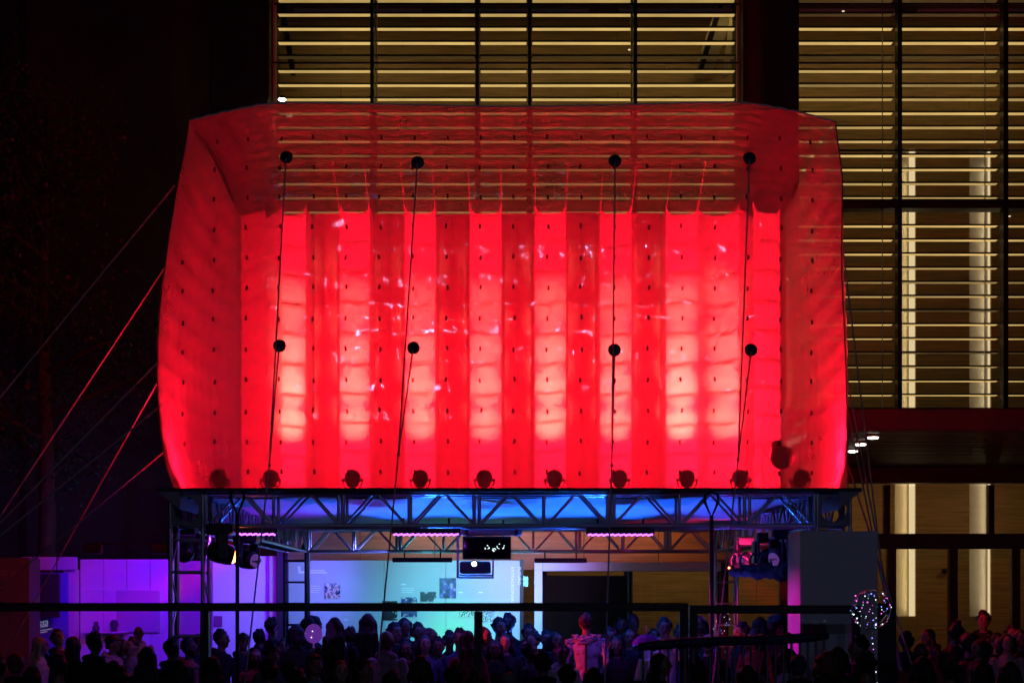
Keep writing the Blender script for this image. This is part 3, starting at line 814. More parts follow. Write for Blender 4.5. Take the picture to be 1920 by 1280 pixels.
# ================================================================== UNDER THE DECK
# LED bars
M_pix = emat('led_pixel_purple', (.55, .11, 1.0), 4)
def led_bar(x0, x1, y, Y, label, power, tilt=0):
    a = at(x0, y, Y); b = at(x1, y + tilt, Y); c = (a + b) / 2; hl = (b - a).length / 2
    t = thing('led_bar', label, 'stage lamp', c, 'purple LED bars under the front truss')
    hs_ = MB().bbox((-hl - .02, -.02, .02), (hl + .02, .07, .09), .008).build('housing', M_blackplastic, t)
    n = int(hl * 2 / .021)
    mb = MB()
    for k in range(n):
        mb.sphere((-hl + 2 * hl * (k + .5) / n, -.025 + .004 * math.sin(k), .01 + .006 * math.sin(k * 2.1)), .0125, 6, 4)
    tag(mb.build('led_row', M_pix, hs_), kind='stuff')
    for s in (-.7, .7):
        rod('clamp', t, (s * hl, .03, .09), (s * hl, .0, .2), .012, M_black)
    light('bar_glow', 'AREA', t, (0, -.02, -.03), (.36, .06, 1.0), power, (0, .25, -1), shape='RECTANGLE', size=hl * 2, size_y=.05)
led_bar(394, 517, 1003, .35, 'purple LED bar at the left, above the red moving light', 5)
led_bar(738, 860, 1005, .35, 'middle purple LED bar, left of the hanging black monitor', 5, -3)
led_bar(1102, 1224, 1004, .35, 'right purple LED bar under the front truss', 9)
# dark bars hanging by the rear truss that wash the panel
def wash_bar(x0, x1, y, Y, label):
    a = at(x0, y, Y); b = at(x1, y, Y); c = (a + b) / 2; hl = (b - a).length / 2
    t = thing('wash_bar', label, 'stage lamp', c, 'dark wash bars hung by the rear truss')
    MB().bbox((-hl, -.05, -.05), (hl, .06, .03), .008).build('housing', M_blackplastic, t)
    MB().bbox((-hl + .03, .061, -.03), (hl - .03, .066, .015), .001).build('lens', emat('wash_lens', (.1, .7, 1), 2), t)
    for s in (-.6, .6): rod('hanger', t, (s * hl, 0, .03), (s * hl, .0, TZ0 - c.z - .02), .012, M_black)
    return t, hl
wb1, h1 = wash_bar(736, 848, 1048, 8.9, 'dark wash bar hanging left of the projector before the lit panel')
wb2, h2 = wash_bar(1002, 1100, 1049, 8.9, 'dark wash bar hanging right of the projector')
PY = 11.2
light('wash_cyan', 'SPOT', wb1, (0, .1, 0), (.12, .6, .8), 290, (.5, 2.2, -1.0), spot_size=R(130), spot_blend=1, shadow_soft_size=.3)
light('wash_violet_left', 'SPOT', wb1, (-h1, .1, 0), (.16, .2, 1.0), 700, (-2.4, 1.6, -.3), spot_size=R(75), spot_blend=1, shadow_soft_size=.3)
light('wash_green', 'SPOT', wb1, (h1, .1, 0), (.05, .8, .2), 420, (.55, 2.0, -1.8), spot_size=R(58), spot_blend=1, shadow_soft_size=.3)
light('wash_cyan_right', 'SPOT', wb2, (-h2, .1, 0), (.14, .58, .8), 230, (-1.6, 2.0, -.8), spot_size=R(120), spot_blend=1, shadow_soft_size=.3)
light('wash_violet_right', 'SPOT', wb2, (-h2, .1, 0), (.42, .22, 1.0), 300, (-.5, 1.8, -.1), spot_size=R(80), spot_blend=1, shadow_soft_size=.3)
light('wash_blue_right', 'SPOT', wb2, (-h2, .1, 0), (.02, .42, 1.0), 260, (-.7, 1.8, -1.6), spot_size=R(60), spot_blend=1, shadow_soft_size=.3)
# unseen floor uplights, added to wash the underside of the deck
def added_uplight(x, y, tx, ty, c, pw, label, size=80):
    t = thing('added_uplight', label, 'stage lamp', (x, y, 0), 'added floor uplights under the deck')
    MB().bbox((-.16, -.1, 0), (.16, .1, .05), .01).build('base', M_black, t)
    MB().lathe((0, 0, .08), Vector((tx - x, ty - y, 3)).normalized(), [(0, .07), (.05, .1), (.2, .11), (.2, .09)], 14).build('housing', M_blackplastic, t)
    d = Vector((tx - x, ty - y, 3)).normalized()
    MB().lathe(Vector((0, 0, .08)) + d * .19, d, [(0, .095), (.012, .09)], 14).build('lens', emat('blue_lens', (.05, .2, 1), 3), t)
    light('added_uplight_beam', 'SPOT', t, Vector((0, 0, .08)) + d * .23, c, pw, Vector((0, 0, .08)) + d * 2, spot_size=R(size), spot_blend=1, shadow_soft_size=.1)
added_uplight(-1.2, 5.4, -.9, 2.6, (.010, .11, 1), 2300, 'added unseen blue floor lamp behind the crowd, left of the stage middle')
added_uplight(1.3, 5.4, 1.1, 2.6, (.010, .11, 1), 2300, 'added unseen blue floor lamp behind the crowd, right of the stage middle')
added_uplight(-2.9, 4.6, -3.0, 2.4, (.20, .02, 1), 420, 'added unseen violet floor lamp behind the crowd by the left tower')
added_uplight(3.0, 4.8, 2.9, 3.2, (.08, .06, 1), 500, 'added unseen violet floor lamp behind the crowd by the white box')

# moving head lights
def moving_head(px, py, Y, label, aim, c, pw, lit=False, size=30, soft=.06):
    q = at(px, py, Y); t = thing('moving_light', label, 'stage lamp', q, 'moving lights hung from the side trusses')
    aim = Vector(aim); d = (aim - q).normalized()
    MB().bbox((-.15, -.15, .2), (.15, .15, .33), .02).build('base', M_blackplastic, t)
    sd = d.cross(Vector((0, 0, 1))).normalized()
    for s in (-1, 1):
        ya = MB().bbox((-.025, -.06, -.08), (.025, .06, .22), .01).build('yoke_arm', M_blackplastic, t, sd * .165 * s); ya.rotation_euler = (0, 0, math.atan2(sd.y, sd.x))
    hd = MB().lathe(-d * .16, d, [(0, .06), (.02, .1), (.12, .125), (.24, .12), (.3, .105), (.3, .085)], 18).build('head', M_blackplastic, t)
    MB().lathe(d * .12, d, [(0, .09), (.03, .085), (.06, .06), (.075, .02)], 16).build('lens', emat('hot_lens', (1, .18, .05), 14) if lit else emat('dim_lens', (.3, .1, .6), .3), hd)
    rod('clamp', t, (0, 0, .33), (0, 0, TZ0 - q.z), .02, M_black)
    if pw: light('moving_beam', 'SPOT', t, d * .27, c, pw, d * 3, spot_size=R(size), spot_blend=.7, shadow_soft_size=soft)
    return t
moving_head(415, 1036, .05, 'black moving light with a glowing red lens, hung behind the left purple bar', (.95, 1.2, 1.5), (1, .01, .02), 1500, True, 17)
moving_head(462, 1048, 2.4, 'dark moving light right of the glowing red one', (2.95, -.9, 1.5), (1, .0, .6), 1100, False, 16)
moving_head(345, 1034, .9, 'round dark lamp inside the ladder-like left tower', (-5, 8, 1.6), (.4, .03, 1), 0)
moving_head(1400, 1050, 4.5, 'black moving light at the left end of the right equipment cluster', (-.5, .5, 1.2), (.5, .06, 1), 70, False, 60)
moving_head(1437, 1045, 3.2, 'black moving light in the middle of the right equipment cluster', (2.0, 11.2, 2.9), (1, .02, .18), 420, False, 60)
moving_head(1466, 1040, 2.0, 'black moving light at the right end of the right equipment cluster', (0, 0, 1), (1, 0, .5), 0)
# pipes and draped black bundle holding the right cluster
q = at(1372, 1068, 4.6); q2 = at(1480, 1072, 1.4)
t = thing('equipment_rail', 'black padded rail with coiled cables below the right side truss', 'rail', q)
mb = MB(); n = 40; pts = []
for k in range(n + 1):
    f = k / n; pts.append((q2 - q) * f + Vector((.02 * math.sin(k * 1.7), 0, .02 * math.sin(k * 2.3))))
mb.tube(pts, [.07 + .025 * math.sin(k * 1.3) + .02 * math.sin(k * 3.1) for k in range(n + 1)], 9); mb.build('padding', M_blackcloth, t)
for f in (.1, .5, .9): rod('hanger', t, (q2 - q) * f, (q2 - q) * f + Vector((0, 0, TZ0 - q.z)), .018, M_black)
for k in range(5):
    c = (q2 - q) * (.12 + .18 * k) + Vector((0, 0, .12)); MB().tube([c + Vector((.1 * math.cos(a), 0, .13 * math.sin(a))) for a in [i * .5 for i in range(14)]], .018, 6).build('cable_coil', M_blackplastic, t)
pl = at(1367, 1064, 4.4); o = MB().sphere((0, 0, 0), .016, 8, 6).build('indicator_light', emat('red_dot', (1, .12, .05), 12), t); o.location = pl - q

# projector in its cage, monitor above, grey box
q = at(891, 1062, 2.6); k_ = 20.6 / F
t = thing('projector', 'projector with a bright blue-white lens in a hanging metal cage', 'projector', q)
pj = MB().bbox((-.2, -.1, -.09), (.2, .3, .07), .02).build('housing', mat('projector_grey', (.05, .05, .06), .4), t)
MB().lathe((-.01, -.09, .035), (0, -1, 0), [(0, .05), (.03, .052), (.035, .04)], 16).build('lens_ring', M_blackplastic, pj)
MB().lathe((-.01, -.115, .035), (0, -1, 0), [(0, .036), (.012, .03), (.016, .01)], 16).build('lens', emat('projector_lens', (.55, .75, 1), 26), pj)
for xx in (-.23, .23):
    for yy in (-.14, .34): rod('cage_post', t, (xx, yy, -.14), (xx, yy, TZ0 - q.z), .009, M_alu)
for zz in (-.14, -.11):
    for yy in (-.14, .34): rod('cage_rail', t, (-.23, yy, zz), (.23, yy, zz), .009, M_alu)
    for xx in (-.23, .23): rod('cage_rail', t, (xx, -.14, zz), (xx, .34, zz), .009, M_alu)
light('projector_beam', 'SPOT', t, (-.01, -.16, .035), (.5, .7, 1), 6, (0, -3, -1.0), spot_size=R(40), spot_blend=.5, shadow_soft_size=.03)
q = at(913, 1027, 1.6)
t = thing('hanging_monitor', 'flat black monitor with pale reflections hung above the projector', 'monitor', q)
mc = MB().bbox((-.30, -.03, -.14), (.30, .04, .145), .01).build('casing', M_blackplastic, t)
MB().bbox((-.285, -.034, -.125), (.285, -.031, .13), .001).build('screen', mat('screen_black', (.006, .006, .008), .08), mc)
rod('hanger', t, (-.2, 0, .14), (-.2, 0, .35), .012, M_black); rod('hanger', t, (.2, 0, .14), (.2, 0, .35), .012, M_black)
M_refl = emat('painted_reflection', (.75, 1, .95), 1.6)  # reflections on the black screen, drawn as glowing dots
mb = MB(); rr = random.Random(4)
for cx_, cz_, rr_ in ((.0, .01, .03), (.17, .02, .045), (.09, -.02, .02)):
    for k in range(9):
        a = rr.uniform(0, 6.28); x_ = cx_ + rr_ * math.cos(a); z_ = cz_ + rr_ * .7 * math.sin(a); s_ = rr.uniform(.003, .009)
        mb.sphere((x_, -.0345, z_), (s_, .0015, s_ * rr.uniform(.7, 1.6)), 7, 5)
tag(mb.build('painted_reflections', M_refl, mc), kind='stuff')
q = at(922, 996, 1.3)
t = thing('control_box', 'long grey box strapped under the truss above the black monitor', 'box', q)
MB().bbox((-.37, -.1, -.045), (.37, .2, .045), .015).build('casing', mat('grey_plastic', (.35, .34, .36), .5), t)
for s in (-.3, .3): MB().bbox((s - .02, -.108, -.05), (s + .02, .208, .05), .004).build('strap', M_black, t)

# short vertical black stands in front (speaker poles)
for px, y0, Y, lab in ((445, 925, .0, 'thin black pole hung from the front truss by a loop, left of the leftmost rope'), (1334, 930, .0, 'thin black pole hung from the front truss by a loop, near the right tower')):
    a = at(px, y0, Y - .1); t = thing('hanging_pole', lab, 'pole', (a.x, a.y, 0), 'black poles hung by loops')
    rod('pole', t, (0, 0, .0), (0, 0, a.z - .22), .022, M_black)
    MB().tube([(-.07, 0, a.z + .02), (-.075, 0, a.z - .06), (0, 0, a.z - .24), (.075, 0, a.z - .06), (.07, 0, a.z + .02), (0, 0, a.z + .05), (-.07, 0, a.z + .02)], .018, 7).build('strap_loop', M_blackcloth, t)

# ------------------------------------------------------------------ exhibition panel
q = at(756, 1200, PY); pk = (PY + 18) / F
pan = thing('exhibition_panel', 'long white exhibition panel washed blue, cyan and green behind the crowd', 'panel', (q.x, PY, 0))
x0, x1 = atx(537, PY) - q.x, atx(975, PY) - q.x; z1 = atz(1050, PY)
seams = [x0, atx(720, PY) - q.x, atx(836, PY) - q.x, x1]
for a, b in zip(seams[:-1], seams[1:]): MB().bbox((a + .003, 0, .05), (b - .003, .08, z1), .004).build('board', mat('panel_laminate', (.55, .55, .56), .5, noise=.05, nscale=1.5), pan)
MB().box((x1 + .005, .01, 0), (x1 + .06, .07, z1 + .02)).build('end_post', M_black, pan)
for xx in (x0 + .2, x1 - .2): MB().bbox((xx - .2, -.1, 0), (xx + .2, .2, .048), .01).build('foot', M_darkalu, pan)
M_print = mat('white_print', (.95, .95, .97), .5, emit=(.8, .85, 1), estr=.0)
def PP(px, py, dy=-.004): return Vector((atx(px, PY) - q.x, dy, atz(py, PY)))
M_printw = mat('print_white', (1, 1, 1), .5)
VR = (R(90), R(90), 0)
text('lettering', 'EXTRAORDINÁRIO', .085, M_printw, pan, PP(958, 1062), VR)
text('lettering', 'FUTURO', .085, M_printw, pan, PP(971, 1062), VR)
mb = MB()
p = PP(558, 1061); s = pk
mb.add([p, p + Vector((5*s,0,0)), p + Vector((6*s,0,-9*s)), p + Vector((17*s,0,-10*s)), p + Vector((16*s,0,-13*s)), p + Vector((1.5*s,0,-14*s))], [(5,4,3,2,1,0)])
mb.build('logo', M_printw, pan)
for (a, b, y, h) in ((577, 609, 1069, 2.2), (577, 613, 1073, 2.2), (571, 580, 1090, 2.4), (573, 600, 1098, .9), (573, 602, 1102, .9), (573, 600, 1106, .9), (573, 598, 1110, .9),
                     (752, 761, 1095, 1.8), (753, 776, 1102, .8), (753, 777, 1106, .8), (753, 774, 1110, .8), (860, 868, 1110, 1.8), (897, 905, 1110, 1.8), (645, 653, 1161, 1.5)):
    MB().box(PP(a, y + h / 2, -.0035), PP(b, y - h / 2, -.0005)).build('text_line', M_printw, pan)
def poster(px0, px1, py0, py1, cols, label, seed, scale=5, head=None):
    c = PP((px0 + px1) / 2, (py0 + py1) / 2); w_ = (px1 - px0) * pk / 2; h_ = (py1 - py0) * pk / 2
    m = bpy.data.materials.new('poster_print_%d' % seed); m.use_nodes = True; nt2 = m.node_tree; b = nt2.nodes['Principled BSDF']; b.inputs['Roughness'].default_value = .4
    tc = nt2.nodes.new('ShaderNodeTexCoord'); mp = nt2.nodes.new('ShaderNodeMapping'); mp.inputs['Location'].default_value = (seed * 3.1, 0, seed * 1.7)
    n = nt2.nodes.new('ShaderNodeTexNoise'); n.inputs['Scale'].default_value = scale; n.inputs['Detail'].default_value = 2
    nt2.links.new(tc.outputs['Object'], mp.inputs[0]); nt2.links.new(mp.outputs[0], n.inputs['Vector'])
    r = nt2.nodes.new('ShaderNodeValToRGB'); r.color_ramp.interpolation = 'CONSTANT'
    while len(r.color_ramp.elements) < len(cols): r.color_ramp.elements.new(.5)
    for k, cc in enumerate(cols):
        r.color_ramp.elements[k].position = .0 if k == 0 else .36 + .26 * (k - 1) / max(1, len(cols) - 2); r.color_ramp.elements[k].color = (*cc, 1)
    nt2.links.new(n.outputs['Fac'], r.inputs[0]); nt2.links.new(r.outputs[0], b.inputs['Base Color'])
    t = thing('poster', label, 'poster', c + Vector((q.x, PY, 0)), 'prints on the exhibition panel')
    MB().box((-w_, -.012, -h_), (w_, .003, h_)).build('print', m, t)
    if head:
        tt = text('lettering', head, .058, M_printw, t, (-w_ + .01, -.014, h_ - .052), (R(90), 0, 0), .001); 
        wd = max(v.co.x for v in tt.data.vertices); tt.scale = ((2 * w_ - .02) / wd, 1, 1)
DK, VI, PA, BR = (.01, .01, .015), (.06, .03, .2), (.55, .5, .5), (.25, .13, .08)
poster(609, 638, 1093, 1122, [DK, (.05, .1, .2), (.6, .35, .3), (.75, .6, .5), BR], 'square magazine cover headed ZIG-ZAG on the panel', 1, 14, 'ZIG-ZAG')
poster(824, 855, 1083, 1121, [DK, (.02, .015, .08), VI, (.15, .1, .45), (.5, .42, .3)], 'tall dark violet photo print below the projector', 2, 9)
poster(788, 818, 1109, 1127, [DK, DK, (.05, .03, .05), PA], 'small dark print just above the black rail', 3, 8)
poster(752, 782, 1119, 1156, [DK, VI, (.1, .1, .2), PA], 'dark blue print crossing behind the black rail', 4, 11)
poster(717, 745, 1126, 1162, [DK, DK, DK, PA], 'black print with two pale figures right of the second rope', 5, 12)
poster(860, 889, 1130, 1156, [(.8, .8, .8), DK, (.8, .8, .8), DK, (.8, .8, .8)], 'black and white print left of the middle rail post', 6, 22)
poster(905, 927, 1138, 1165, [(.8, .8, .8), DK, (.7, .7, .7), VI, (.8, .8, .8)], 'busy black and white print right of the middle rail post', 7, 26)
# white portal frame right of the panel
por = thing('portal_frame', 'white portal frame with a long pink lit lintel right of the exhibition panel', 'portal', (atx(1010, PY), PY, 0))
ox = atx(1010, PY)
MB().bbox((atx(1002, PY) - ox, 0, 0), (atx(1017, PY) - ox, .3, atz(1053, PY)), .006).build('post', M_white, por)
MB().bbox((atx(1017.5, PY) - ox, 0, atz(1070, PY)), (atx(1352, PY) - ox, .3, atz(1053, PY)), .006).build('lintel', M_white, por)
MB().bbox((atx(1352.5, PY) - ox, 0, 0), (atx(1366, PY) - ox, .3, atz(1053, PY)), .006).build('post', M_maroon, por)
MB().box((atx(1022, PY) - ox, .4, 0), (atx(1180, PY) - ox, .46, atz(1078, PY))).build('door_leaf', mat('dark_door', (.012, .007, .005), .9, spec=.1), por)
rod('thin_post', por, (atx(1181, PY) - ox, .15, 0), (atx(1181, PY) - ox, .15, atz(1070, PY)), .045, M_black)
# soffit boards behind the panel (warm timber, lit by an added hidden lamp)
bs = thing('timber_bulkhead', 'brown timber bulkhead above the white panel, seen under the rear truss', 'bulkhead', (atx(1000, 13), 13, 0))
for k in range(6):
    a = atx(535 + 140 * k, 13) - atx(1000, 13); b = atx(535 + 140 * (k + 1), 13) - atx(1000, 13)
    MB().bbox((a + .004, 0, atz(1068, 13)), (b - .004, .08, atz(985, 13)), .006).build('timber_board', M_wood, bs)
fx = MB().bbox((-1.5, -.7, atz(962, 12)), (1.5, -.6, atz(958, 12)), .005).build('lamp', M_white, bs)  # fixture of the added lamp, kept out of view
light('added_bulkhead_glow', 'AREA', bs, (0, -.8, atz(966, 12)), (1, .3, .1), 22, (0, 0, atz(1035, 13)), shape='RECTANGLE', size=6, size_y=.1)

# ------------------------------------------------------------------ booths on the left
def wallbox(mb, a, b): return mb.bbox(a, b, .006)
BYb = 9.6
bo = thing('white_booth', 'white walled booth on the left flooded with purple light', 'booth', (atx(200, BYb), BYb, 0)); ox = atx(200, BYb)
def bop(px0, px1, py0, Y0, Y1, nm, m, z0=0.0): 
    a, b = atx(px0, BYb) - ox, atx(px1, BYb) - ox
    return MB().bbox((a, Y0 - BYb, z0), (b, Y1 - BYb, atz(py0, BYb)), .006).build(nm, m, bo)
for k in range(4): bop(150.3 + 43.75 * k, 193.2 + 43.75 * k, 1048, BYb, BYb + .1, 'wall_panel', M_white)
bop(128, 149, 1068, BYb - .3, BYb, 'wall_return', M_white)
bop(60, 127, 1073, BYb + .02, BYb + .12, 'back_wall', M_white)
bop(56, 155, 1045, BYb - .5, BYb - .31, 'header', M_white, atz(1069, BYb))
bop(220, 300, 1106, BYb - .05, BYb - .004, 'wall_board', mat('lilac_board', (.5, .45, .55), .6), atz(1185, BYb))
bop(155, 207, 1101, BYb - .012, BYb - .003, 'wall_sticker', mat('pale_sticker', (.85, .8, .85), .6), atz(1107, BYb))
sh = bop(160, 240, 1183, BYb - .3, BYb - .004, 'shelf', M_white, atz(1186, BYb))
M_obj = mat('display_dark', (.06, .05, .08), .4)
def vase(px, py, prof, label):
    p = at(px, py, BYb - .15); p.z = atz(1183, BYb) + .002
    o = MB().lathe((0, 0, 0), (0, 0, 1), prof, 14).build('vase', M_obj); o.location = p; tag(o, label, 'vase', 'objects on the booth shelf')
vase(180, 1183, [(0, .04), (.05, .07), (.09, .05), (.13, .03), (.17, .045)], 'left dark vase on the purple booth shelf')
vase(214, 1183, [(0, .05), (.06, .055), (.12, .075), (.18, .06), (.2, .03)], 'right dark vase on the purple booth shelf')
# flood lamps added in front of the booth to turn its walls purple
for px, pw in ((175, 60), (300, 100)):
    p = at(px, 1030, BYb - 2.4)
    lp = thing('added_booth_lamp', 'added purple flood lamp hung in front of the booth, %s' % ('left one' if px == 175 else 'right one beside the tower'), 'stage lamp', p, 'added purple flood lamps at the booth')
    MB().bbox((-.14, -.08, -.06), (.14, .06, .1), .02).build('housing', M_blackplastic, lp)
    MB().bbox((-.12, .061, -.05), (.12, .066, .08), .001).build('lens', emat('purple_lens', (.4, .05, 1), 2), lp)
    rod('hanger', lp, (0, 0, .1), (TXL - p.x, 0, TZ0 - p.z), .012, M_black)
    light('added_booth_beam', 'SPOT', lp, (0, .09, 0), (.13, .0, 1.0), pw * 1.9, (.0, 2.2, -.8), spot_size=R(120), spot_blend=1, shadow_soft_size=.2)
# dark front pillar, hanging dark panel, blue sign wall
dp = thing('booth_pillar', 'broad dark blue pillar at the left picture edge', 'pillar', (atx(20, 7.5), 7.5, 0))
MB().bbox((atx(-60, 7.5) - atx(20, 7.5), 0, 0), (atx(55, 7.5) - atx(20, 7.5), .6, atz(1045, 7.5)), .01).build('shaft', mat('slate_panel', (.10, .10, .13), .6, noise=.1), dp)
mb = MB()
for k, (px, h_) in enumerate(((3, 10), (7, 10), (11, 10), (15, 4), (19, 10), (23, 9), (27, 9))):
    a = at(px, 1074, 7.49); mb.box((a.x - atx(20, 7.5), -.006, a.z - .045 + (0 if h_ > 5 else .03)), (a.x - atx(20, 7.5) + .014, -.001, a.z - .045 + h_ * .009))
mb.build('logo', mat('faint_print', (.22, .22, .27), .6), dp)
hg = thing('hanging_sign', 'dark green panel hung under the booth header', 'panel', (atx(83, 8.6), 8.6, atz(1120, 8.6)))
MB().bbox((-.25, 0, atz(1157, 8.6) - atz(1120, 8.6)), (.25, .08, atz(1075, 8.6) - atz(1120, 8.6)), .01).build('casing', mat('dark_green', (.03, .055, .045), .5), hg)
for s in (-.2, .2): rod('hanger', hg, (s, .04, .4), (s, .04, .75), .01, M_black)
sg = thing('sign_wall', 'bright blue sign wall with white script lettering behind the blonde woman', 'sign', (atx(95, 9.0), 9.0, 0))
sx = atx(95, 9.0)
MB().bbox((atx(54, 9.0) - sx, 0, 0), (atx(127, 9.0) - sx, .06, atz(1073, 9.0)), .006).build('board', mat('blue_board', (.12, .25, .8), .5, noise=.1, nscale=2), sg)
M_script = mat('sign_white', (.9, .92, 1), .5, emit=(.7, .8, 1), estr=.25)
p = at(47, 1180, 8.995)
tx_ = text('lettering', 'Melissa', .17, M_script, sg, (p.x - sx, -.006, p.z), (R(90), R(-9), 0), .002, .5); tx_.scale = (.8, 1.3, 1)
p = at(50, 1186, 8.995); 
for dz, ln in ((0, 1.0), (-.035, .8)): 
    o = MB().box((0, -.005, dz), (.44 * ln, -.001, dz + .011)).build('underline', M_script, sg); o.location = (p.x - sx, 0, p.z); o.rotation_euler = (0, R(-9), 0)
p = at(74, 1164, 8.995)
o = text('lettering', '10', .16, mat('sign_yellow', (.8, .85, .4), .5), sg, (p.x - sx - .03, -.004, p.z), (R(90), 0, 0), .001)
# second booth wall between tower and panel
w2 = thing('booth_wall', 'purple lit white wall between the ladder-like tower and the exhibition panel', 'wall', (atx(450, 10.4), 10.4, 0)); ox = atx(450, 10.4)
MB().bbox((atx(322, 10.4) - ox, .3, 0), (atx(398, 10.4) - ox, .4, atz(1050, 10.4)), .006).build('wall_leaf', M_white, w2)
MB().bbox((atx(398.5, 10.4) - ox, 0, 0), (atx(505, 10.4) - ox, .12, atz(1042, 10.4)), .006).build('wall_leaf', M_white, w2)
MB().bbox((atx(505.5, 10.4) - ox, -.05, 0), (atx(519, 10.4) - ox, .12, atz(1042, 10.4)), .006).build('end_cap', M_plaster, w2)
MB().bbox((atx(520, 10.4) - ox, -.1, 0), (atx(534, 10.4) - ox, .12, atz(1030, 10.4)), .006).build('dark_post', M_dark, w2)
MB().bbox((atx(401, 10.4) - ox, -.03, atz(1174, 10.4)), (atx(417, 10.4) - ox, -.004, atz(1154, 10.4)), .004).build('picture', mat('plum_print', (.25, .05, .2), .5), w2)
p = at(440, 1020, 8.4)
lp = thing('added_booth_lamp', 'added purple flood lamp hung before the wall right of the tower', 'stage lamp', p, 'added purple flood lamps at the booth')  # added to light the second booth wall purple
MB().bbox((-.14, -.08, -.06), (.14, .06, .1), .02).build('housing', M_blackplastic, lp)
MB().bbox((-.12, .061, -.05), (.12, .066, .08), .001).build('lens', emat('purple_lens', (.4, .05, 1), 2), lp)
rod('hanger', lp, (0, 0, .1), (-.3, .8, TZ0 - p.z), .012, M_black)
light('added_booth_beam', 'SPOT', lp, (0, .09, 0), (.17, .0, 1.0), 120, (.1, 1.7, -1.0), spot_size=R(120), spot_blend=1, shadow_soft_size=.2)

# ------------------------------------------------------------------ tall white box on the right
by0, by1 = -1.25, -.5
wx0, wx1 = atx(1500, by0), atx(1646, by0)
wb = thing('white_display_box', 'tall plain white box in front of the right tower with a pink lit side', 'box', ((wx0 + wx1) / 2, by0, 0)); ox = (wx0 + wx1) / 2
MB().bbox((wx0 - ox, 0, .0), (wx1 - ox, by1 - by0, atz(995, by0)), .008).build('body', M_white, wb)
MB().bbox((wx0 - ox - .01, -.01, .0), (wx1 - ox + .01, by1 - by0 + .01, .08), .004).build('plinth', M_black, wb)
ds = thing('standing_board', 'narrow dark panel standing right of the white box', 'panel', (atx(1663, -.9), -.9, 0))
MB().bbox((-.11, 0, 0), (.10, .08, atz(1130, -.9)), .006).build('body', M_dark, ds)
rod('foot_bar', ds, (-.1, -.15, .03), (-.1, .25, .03), .025, M_black); rod('foot_bar', ds, (.09, -.15, .03), (.09, .25, .03), .025, M_black)

# ------------------------------------------------------------------ glass screen barrier with black frame
GY = -2.0
def gscreen(x0, x1, posts, ytop, label):
    t = thing('glass_screen', label, 'glass barrier', (atx((x0 + x1) / 2, GY), GY, 0), 'glass screens in front of the stage'); ox = atx((x0 + x1) / 2, GY)
    zt = atz(ytop, GY)
    MB().bbox((atx(x0, GY) - ox, -.04, zt - .085), (atx(x1, GY) - ox, .04, zt), .008).build('top_rail', M_black, t)
    MB().bbox((atx(x0, GY) - ox, -.035, 0), (atx(x1, GY) - ox, .035, .09), .008).build('bottom_rail', M_black, t)
    xs_ = [x0 + 8] + posts + [x1 - 8]
    for px in posts + [x0 + 8, x1 - 8]:
        MB().bbox((atx(px, GY) - ox - .042, -.036, .091), (atx(px, GY) - ox + .042, .036, zt - .086), .006).build('post', M_black, t)
    xs_ = sorted(xs_)
    for a, b in zip(xs_[:-1], xs_[1:]):
        MB().box((atx(a, GY) - ox + .045, -.006, .095), (atx(b, GY) - ox - .045, .006, zt - .09)).build('glass_pane', M_screen, t)
gscreen(-150, 1290, [384, 897], 1129.5, 'long black framed glass screen across the left and middle of the crowd')
gscreen(1292, 1612, [], 1134, 'short black framed glass screen ending at the light balloon')
# padded crowd barrier, slanting
a = at(1198, 1212, -3.0); b = at(1552, 1190, -2.55)
t = thing('crowd_barrier', 'slanting dark blue padded crowd barrier with upright bars at the lower right', 'barrier', (a.x, a.y, 0))
d = b - a; d0 = Vector((d.x, d.y, 0))
MB().tube([Vector((0, 0, a.z)) + d * (k / 12) + Vector((0, 0, .012 * math.sin(k * .5))) for k in range(13)], [.035] + [.047] * 11 + [.035], 12).build('padded_rail', mat('navy_pad', (.02, .03, .09), .45), t)
for k in range(7):
    f = (k + .5) / 7; c_ = Vector((0, 0, a.z)) + d * f
    MB().tube([c_ - d.normalized() * .018, c_ + d.normalized() * .018], .052, 12).build('pad_strap', M_black, t)
rod('lower_rail', t, (0, 0, .25), d0 + Vector((0, 0, .25)), .022, M_black)
for k in range(23):
    f = (k + .5) / 23; rod('upright', t, d0 * f + Vector((0, 0, .25)), d0 * f + Vector((0, 0, a.z + d.z * f - .04)), .012, M_darkalu)
for f in (.08, .92):
    rod('foot', t, d0 * f + Vector((0, -.3, .02)), d0 * f + Vector((0, .3, .02)), .025, M_black); rod('leg', t, d0 * f + Vector((0, 0, .02)), d0 * f + Vector((0, 0, .25)), .025, M_black)

# ------------------------------------------------------------------ balloons
bp_ = at(1633, 1142, -3.4); br = 37 * 14.6 / F
t = thing('light_balloon', 'clear round balloon full of tiny coloured lights on a lit string', 'balloon', bp_)
MB().sphere((0, 0, 0), (br, br, br * 1.02), 32, 20).build('skin', M_balloon, t)
MB().lathe((0, 0, -br * .98), (0, 0, -1), [(0, .05), (.03, .02), (.06, .012), (.08, .02)], 10).build('neck', M_balloon, t)
cols = [('led_white', (.8, .85, 1), 4), ('led_blue', (.2, .25, 1), 4), ('led_magenta', (1, .15, .9), 3), ('led_green', (.3, 1, .6), 2)]
bulb = []
for nm, c, s in cols:
    me = MB().sphere((0, 0, 0), .0042, 8, 6).mesh('bulb'); me.materials.append(emat(nm, c, s)); bulb.append(me)
rr = random.Random(11)
wire = MB(); pts = []
for k in range(62):
    th = math.acos(1 - 2 * (k + .5) / 62); ph = k * 2.4 + rr.uniform(-.4, .4)
    pts.append(Vector((math.sin(th) * math.cos(ph), math.sin(th) * math.sin(ph), -math.cos(th))) * br * .97)
